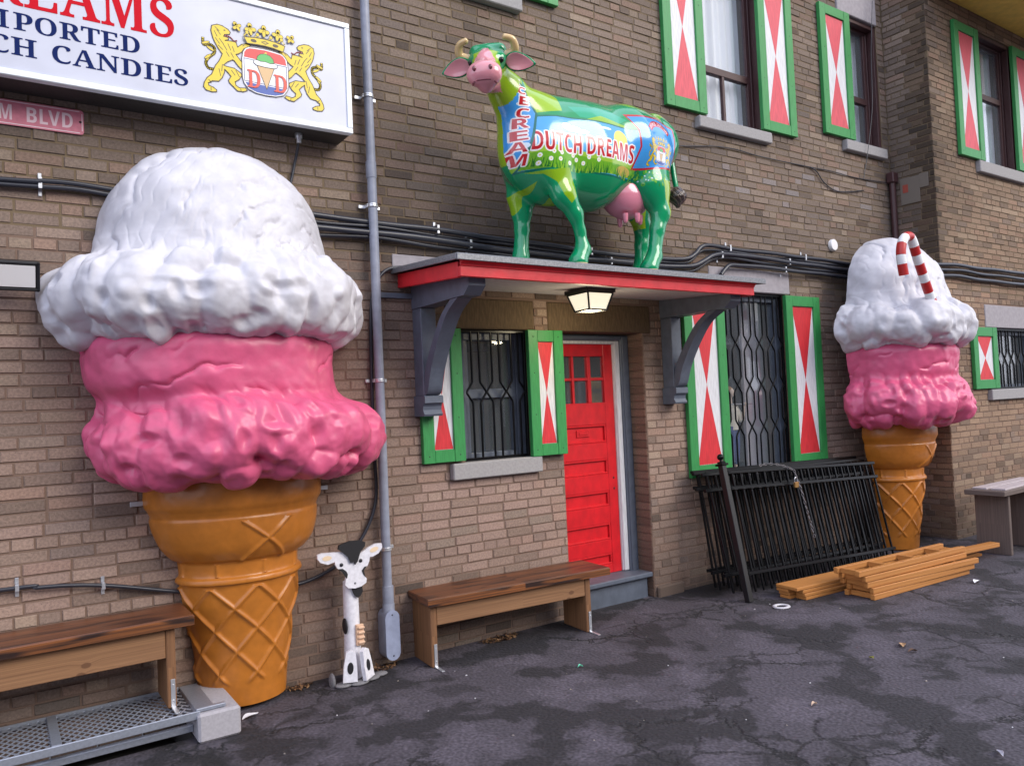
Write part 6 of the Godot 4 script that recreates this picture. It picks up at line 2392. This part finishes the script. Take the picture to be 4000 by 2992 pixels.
# ---------------------------------------------------------------- odds and ends
func make_odds() -> void:
	# floodlight at the left edge
	var f := thing("floodlight", "black rectangular floodlight on the wall at the left edge", "floodlight", V(0.12, 2.46, 0.0))
	var tl := Basis(Vector3.RIGHT, 0.35)
	var m := MB.new()
	m.box(V(-0.02, 0.0, 0.15), V(0.235, 0.155, 0.05), 0.006, tl)
	for q in [[-0.128, 0.088], [-0.128, -0.048], [0.088, 0.0]]:
		m.box(V(-0.02, 0.0, 0.15) + tl * V(q[0] + 0.02 if q[1] == 0.0 else 0.0, q[1] - 0.02 if q[1] != 0.0 else 0.0, 0.028), V(0.012 if q[1] == 0.0 else 0.235, 0.155 if q[1] == 0.0 else 0.012, 0.012), 0.003, tl)
	part("housing", m, M.black, f)
	var gl := mat(S(214, 212, 214), 0.35)
	var g := MB.new()
	g.box(V(-0.02, -0.009, 0.177), V(0.192, 0.112, 0.006), 0.001, tl)
	part("lens", g, gl, f)
	var a := MB.new()
	a.tube([V(-0.02, 0.02, 0.13), V(-0.02, 0.06, 0.08), V(-0.02, 0.06, 0.0)], 0.014, 8)
	a.box(V(-0.02, 0.06, 0.006), V(0.09, 0.09, 0.012), 0.004)
	part("arm", a, M.black, f)
	# disc on the wall
	var d := MB.new()
	for q in [[0.064, 0.0, 0.055]]:
		d.tube([V(0, 0, 0.0), V(0, 0, 0.028), V(0, 0, 0.036)], [0.064, 0.064, 0.054], 28)
	tag(part("wall_cap", d, mat(S(232, 230, 230), 0.35), self, V(7.457, 3.232, 0.002)), "round white cover cap on the brick wall above the cables", "cover cap")
	# mannequin behind the tall window
	mannequin()
	# leaves and scraps on the asphalt
	var leaf := func(label: String, x: float, z: float, l: float, w: float, ang: float, col: Color, cat: String, nm: String) -> void:
		var rows := []
		for j in 9:
			var t := j / 8.0
			var row := PackedVector3Array()
			for i in 5:
				var s := (i - 2) / 2.0
				var wd := w * sin(PI * clampf(t * 0.94 + 0.03, 0, 1))
				row.append(V((t - 0.5) * l, 0.004 + 0.012 * s * s * sin(t * 3.0) + 0.010 * sin(t * 5.0 + ang) * 0.5 + 0.006, s * wd * 0.5))
			rows.append(row)
		var mb := MB.new()
		mb.sheet(rows, false, false)
		tag(part(nm, mb, mat(col, 0.8), self, V(x, 0.0, z), Basis(Vector3.UP, ang)), label, cat)
	leaf.call("curled tan leaf lying alone on the asphalt at right", 4.873, 2.003, 0.10, 0.045, 0.6, S(176, 140, 104), "leaf", "leaf")
	leaf.call("dark brown leaf near the curled tan leaf", 4.80, 2.11, 0.08, 0.025, -0.3, S(86, 62, 50), "leaf", "leaf")
	leaf.call("small yellow green leaf left of the curled tan leaf", 4.50, 2.01, 0.05, 0.03, 1.1, S(150, 148, 70), "leaf", "leaf")
	leaf.call("pale dry leaf at the bottom of the photo below the lumber", 3.61, 2.22, 0.06, 0.018, 0.1, S(196, 170, 150), "leaf", "leaf")
	leaf.call("white paper scrap on the asphalt right of the lumber stack", 6.90, 1.527, 0.14, 0.05, 0.2, S(224, 224, 230), "paper scrap", "paper_scrap")
	leaf.call("white paper scrap at the foot of the nearest cone", 1.16, 0.33, 0.12, 0.05, 0.5, S(214, 214, 222), "paper scrap", "paper_scrap")
	leaf.call("small mint green scrap on the asphalt before the middle bench", 3.05, 0.93, 0.05, 0.015, 0.1, S(110, 200, 170), "paper scrap", "paper_scrap")
	leaf.call("long pale scrap at the bottom right corner of the photo", 3.74, 3.08, 0.08, 0.025, 0.7, S(180, 178, 188), "paper scrap", "paper_scrap")
	# roll of tape
	var tp := MB.new()
	var ring := []
	for k in 25:
		var an := TAU * k / 24.0
		ring.append(V(cos(an) * 0.058, 0.008, sin(an) * 0.05))
	tp.tube(ring, 0.017, 8, false)
	for i in tp.v.size():
		tp.v[i].y = maxf(tp.v[i].y * 0.5, 0.001) + 0.002
	tag(part("tape_ring", tp, mat(S(198, 196, 202), 0.6), self, V(5.107, 0.0, 0.90)), "flattened white tape ring on the asphalt before the board pile", "tape ring")
	# drifts of dead leaves against the wall
	litter("brown leaf litter at the foot of the wall under the middle bench", V(3.0, 0.0, 0.07), 0.17, 0.05, 190, 1)
	litter("brown leaf litter behind the cow post by the pipe", V(2.08, 0.0, 0.05), 0.12, 0.05, 130, 2)
	litter("brown leaf litter between the nearest cone and the cow post", V(1.53, 0.0, 0.05), 0.09, 0.04, 80, 3)
	# pale pebbles and gum spots scattered over the yard
	var rng := RandomNumberGenerator.new()
	rng.seed = 99
	var pb := MB.new()
	for k in 70:
		var x := rng.randf_range(1.0, 8.5)
		var z := rng.randf_range(0.35, 3.2)
		pb.col = [L(196, 194, 198), L(120, 112, 110), L(160, 150, 140)][k % 3]
		var s := rng.randf_range(0.002, 0.007)
		pb.ball(V(x, s * 0.4, z), V(s * rng.randf_range(0.8, 1.8), s * 0.6, s), 6, 4)
	var po := part("grit", pb, M.vcol, self)
	tag(po, "pale grit and crumbs scattered over the asphalt", "grit", "", "stuff")

func litter(label: String, at: Vector3, rx: float, rz: float, n: int, sd: int) -> void:
	var rng := RandomNumberGenerator.new()
	rng.seed = sd
	var m := MB.new()
	for k in n:
		var a := rng.randf() * TAU
		var r := sqrt(rng.randf())
		var c := V(cos(a) * r * rx, 0.006 + 0.02 * (1.0 - r) * rng.randf(), absf(sin(a)) * r * rz * 2.0 - 0.03)
		var b := Basis.from_euler(V(rng.randf_range(-0.7, 0.7), rng.randf() * TAU, rng.randf_range(-0.7, 0.7)))
		var l := rng.randf_range(0.008, 0.022)
		m.col = [L(92, 66, 48), L(120, 88, 60), L(70, 52, 42), L(138, 106, 74)][k % 4]
		m.poly([c + b * V(-l, 0, 0), c + b * V(0, 0, l * 0.4), c + b * V(l, 0, 0), c + b * V(0, 0.002, -l * 0.4)], b * Vector3.UP)
	var o := part("leaf_litter", m, M.vcol, self, at)
	tag(o, label, "leaf litter", "", "stuff")

func mannequin() -> void:
	var t := thing("mannequin", "mannequin in a white blouse and blue trousers behind the tall grille", "mannequin", V(6.13, 0.92, -0.36))
	var chain := func(m: MB, pts: Array, rad: Array) -> void:
		var p := spline(pts, 5)
		var r := []
		for k in p.size():
			var f := float(k) / (p.size() - 1) * (rad.size() - 1)
			var i := mini(int(f), rad.size() - 2)
			r.append(lerpf(rad[i], rad[i + 1], f - i))
		m.tube(p, r, 14)
	var skin := mat(S(214, 190, 172), 0.5)
	var wht := mat(S(226, 220, 206), 0.8)
	var blu := mat(S(44, 66, 122), 0.8)
	# a smaller than life shop figure, about 0.85 m tall
	var b := MB.new()
	chain.call(b, [V(0, 0.66, 0), V(0, 0.72, 0), V(0, 0.75, 0)], [0.024, 0.022, 0.024])
	b.ball(V(0.0, 0.79, 0.0), V(0.044, 0.056, 0.05), 18, 14)
	b.ball(V(0.012, 0.785, 0.048), V(0.009, 0.012, 0.012), 8, 6)
	for s in [-1.0, 1.0]:
		b.ball(V(0.012 + s * 0.018, 0.80, 0.043), V(0.006, 0.004, 0.005), 8, 6)
		b.ball(V(s * 0.044, 0.79, 0.0), V(0.008, 0.014, 0.01), 8, 6)
	for s in [-1.0, 1.0]:
		chain.call(b, [V(s * 0.035, 0.08, 0.0), V(s * 0.035, 0.03, 0.01), V(s * 0.035, 0.012, 0.06)], [0.02, 0.02, 0.016])
	# forearm raised to a pole it holds
	chain.call(b, [V(0.10, 0.52, 0.06), V(0.115, 0.60, 0.07), V(0.12, 0.655, 0.075)], [0.018, 0.015, 0.014])
	for k in 4:
		b.tube([V(0.112 + k * 0.006, 0.655, 0.085), V(0.112 + k * 0.006, 0.675, 0.098), V(0.112 + k * 0.006, 0.685, 0.085)], 0.005, 6)
	b.tube([V(0.105, 0.65, 0.075), V(0.095, 0.668, 0.085), V(0.098, 0.68, 0.09)], 0.005, 6)
	part("body", b, skin, t)
	var h := MB.new()
	h.ball(V(-0.006, 0.806, -0.012), V(0.05, 0.052, 0.052), 16, 12)
	part("hair", h, mat(S(150, 112, 62), 0.7), t)
	var bl := MB.new()
	chain.call(bl, [V(0, 0.42, 0), V(0, 0.52, 0), V(0, 0.62, 0), V(0, 0.68, 0)], [0.07, 0.068, 0.082, 0.03])
	chain.call(bl, [V(0.07, 0.64, 0.0), V(0.10, 0.57, 0.02), V(0.105, 0.50, 0.055)], [0.032, 0.034, 0.026])
	chain.call(bl, [V(-0.07, 0.64, 0.0), V(-0.10, 0.56, 0.01), V(-0.10, 0.46, 0.03)], [0.032, 0.034, 0.022])
	part("blouse", bl, wht, t)
	var tr := MB.new()
	chain.call(tr, [V(-0.02, 0.45, 0), V(-0.035, 0.36, 0), V(-0.035, 0.22, 0.01), V(-0.035, 0.08, 0)], [0.06, 0.058, 0.044, 0.034])
	chain.call(tr, [V(0.02, 0.45, 0), V(0.035, 0.36, 0), V(0.035, 0.22, 0.01), V(0.035, 0.08, 0)], [0.06, 0.058, 0.044, 0.034])
	part("trousers", tr, blu, t)
	var st := MB.new()
	st.span(V(-0.3, -0.06, -0.12), V(0.3, 0.0, 0.14), 0.004)
	tag(part("display_shelf", st, mat(S(90, 84, 82), 0.7), self, V(6.13, 0.92, -0.36)), "low shelf inside the tall window carrying the mannequin", "shelf")
	var rd := MB.new()
	rd.tube([V(6.02, 1.595, -0.27), V(6.36, 1.59, -0.27)], 0.008, 8)
	tag(part("rod", rd, mat(S(180, 180, 190), 0.3, 0.7), self), "horizontal metal rod held by the mannequin behind the grille", "rod")

# the other side of the yard, which only the window panes and the glossy paint see
func make_far_side() -> void:
	var b := thing("brick_building", "brown brick row across the yard, behind the viewer", "building", V(8.0, 0.0, 19.0))
	var wl := worn(mat(S(128, 104, 88), 0.9), tex.spots, V(1, 1, 1))
	part("wall", bx(V(-22, -0.1, 0.0), V(22, 7.0, 6.0)), wl, b)
	part("roof", bx(V(-22.3, 7.001, -0.3), V(22.3, 7.3, 6.3)), mat(S(90, 88, 90), 0.8), b)
	var fr := mat(S(214, 210, 202), 0.6)
	var gl := mat(S(40, 46, 56), 0.1)
	for k in 11:
		for y in [0.9, 4.1]:
			var x := -19.5 + k * 3.9
			part("window", bx(V(x, y, -0.06), V(x + 1.3, y + 1.7, 0.02)), fr, b)
			part("pane", bx(V(x + 0.1, y + 0.1, -0.07), V(x + 1.2, y + 1.6, -0.061)), gl, b)
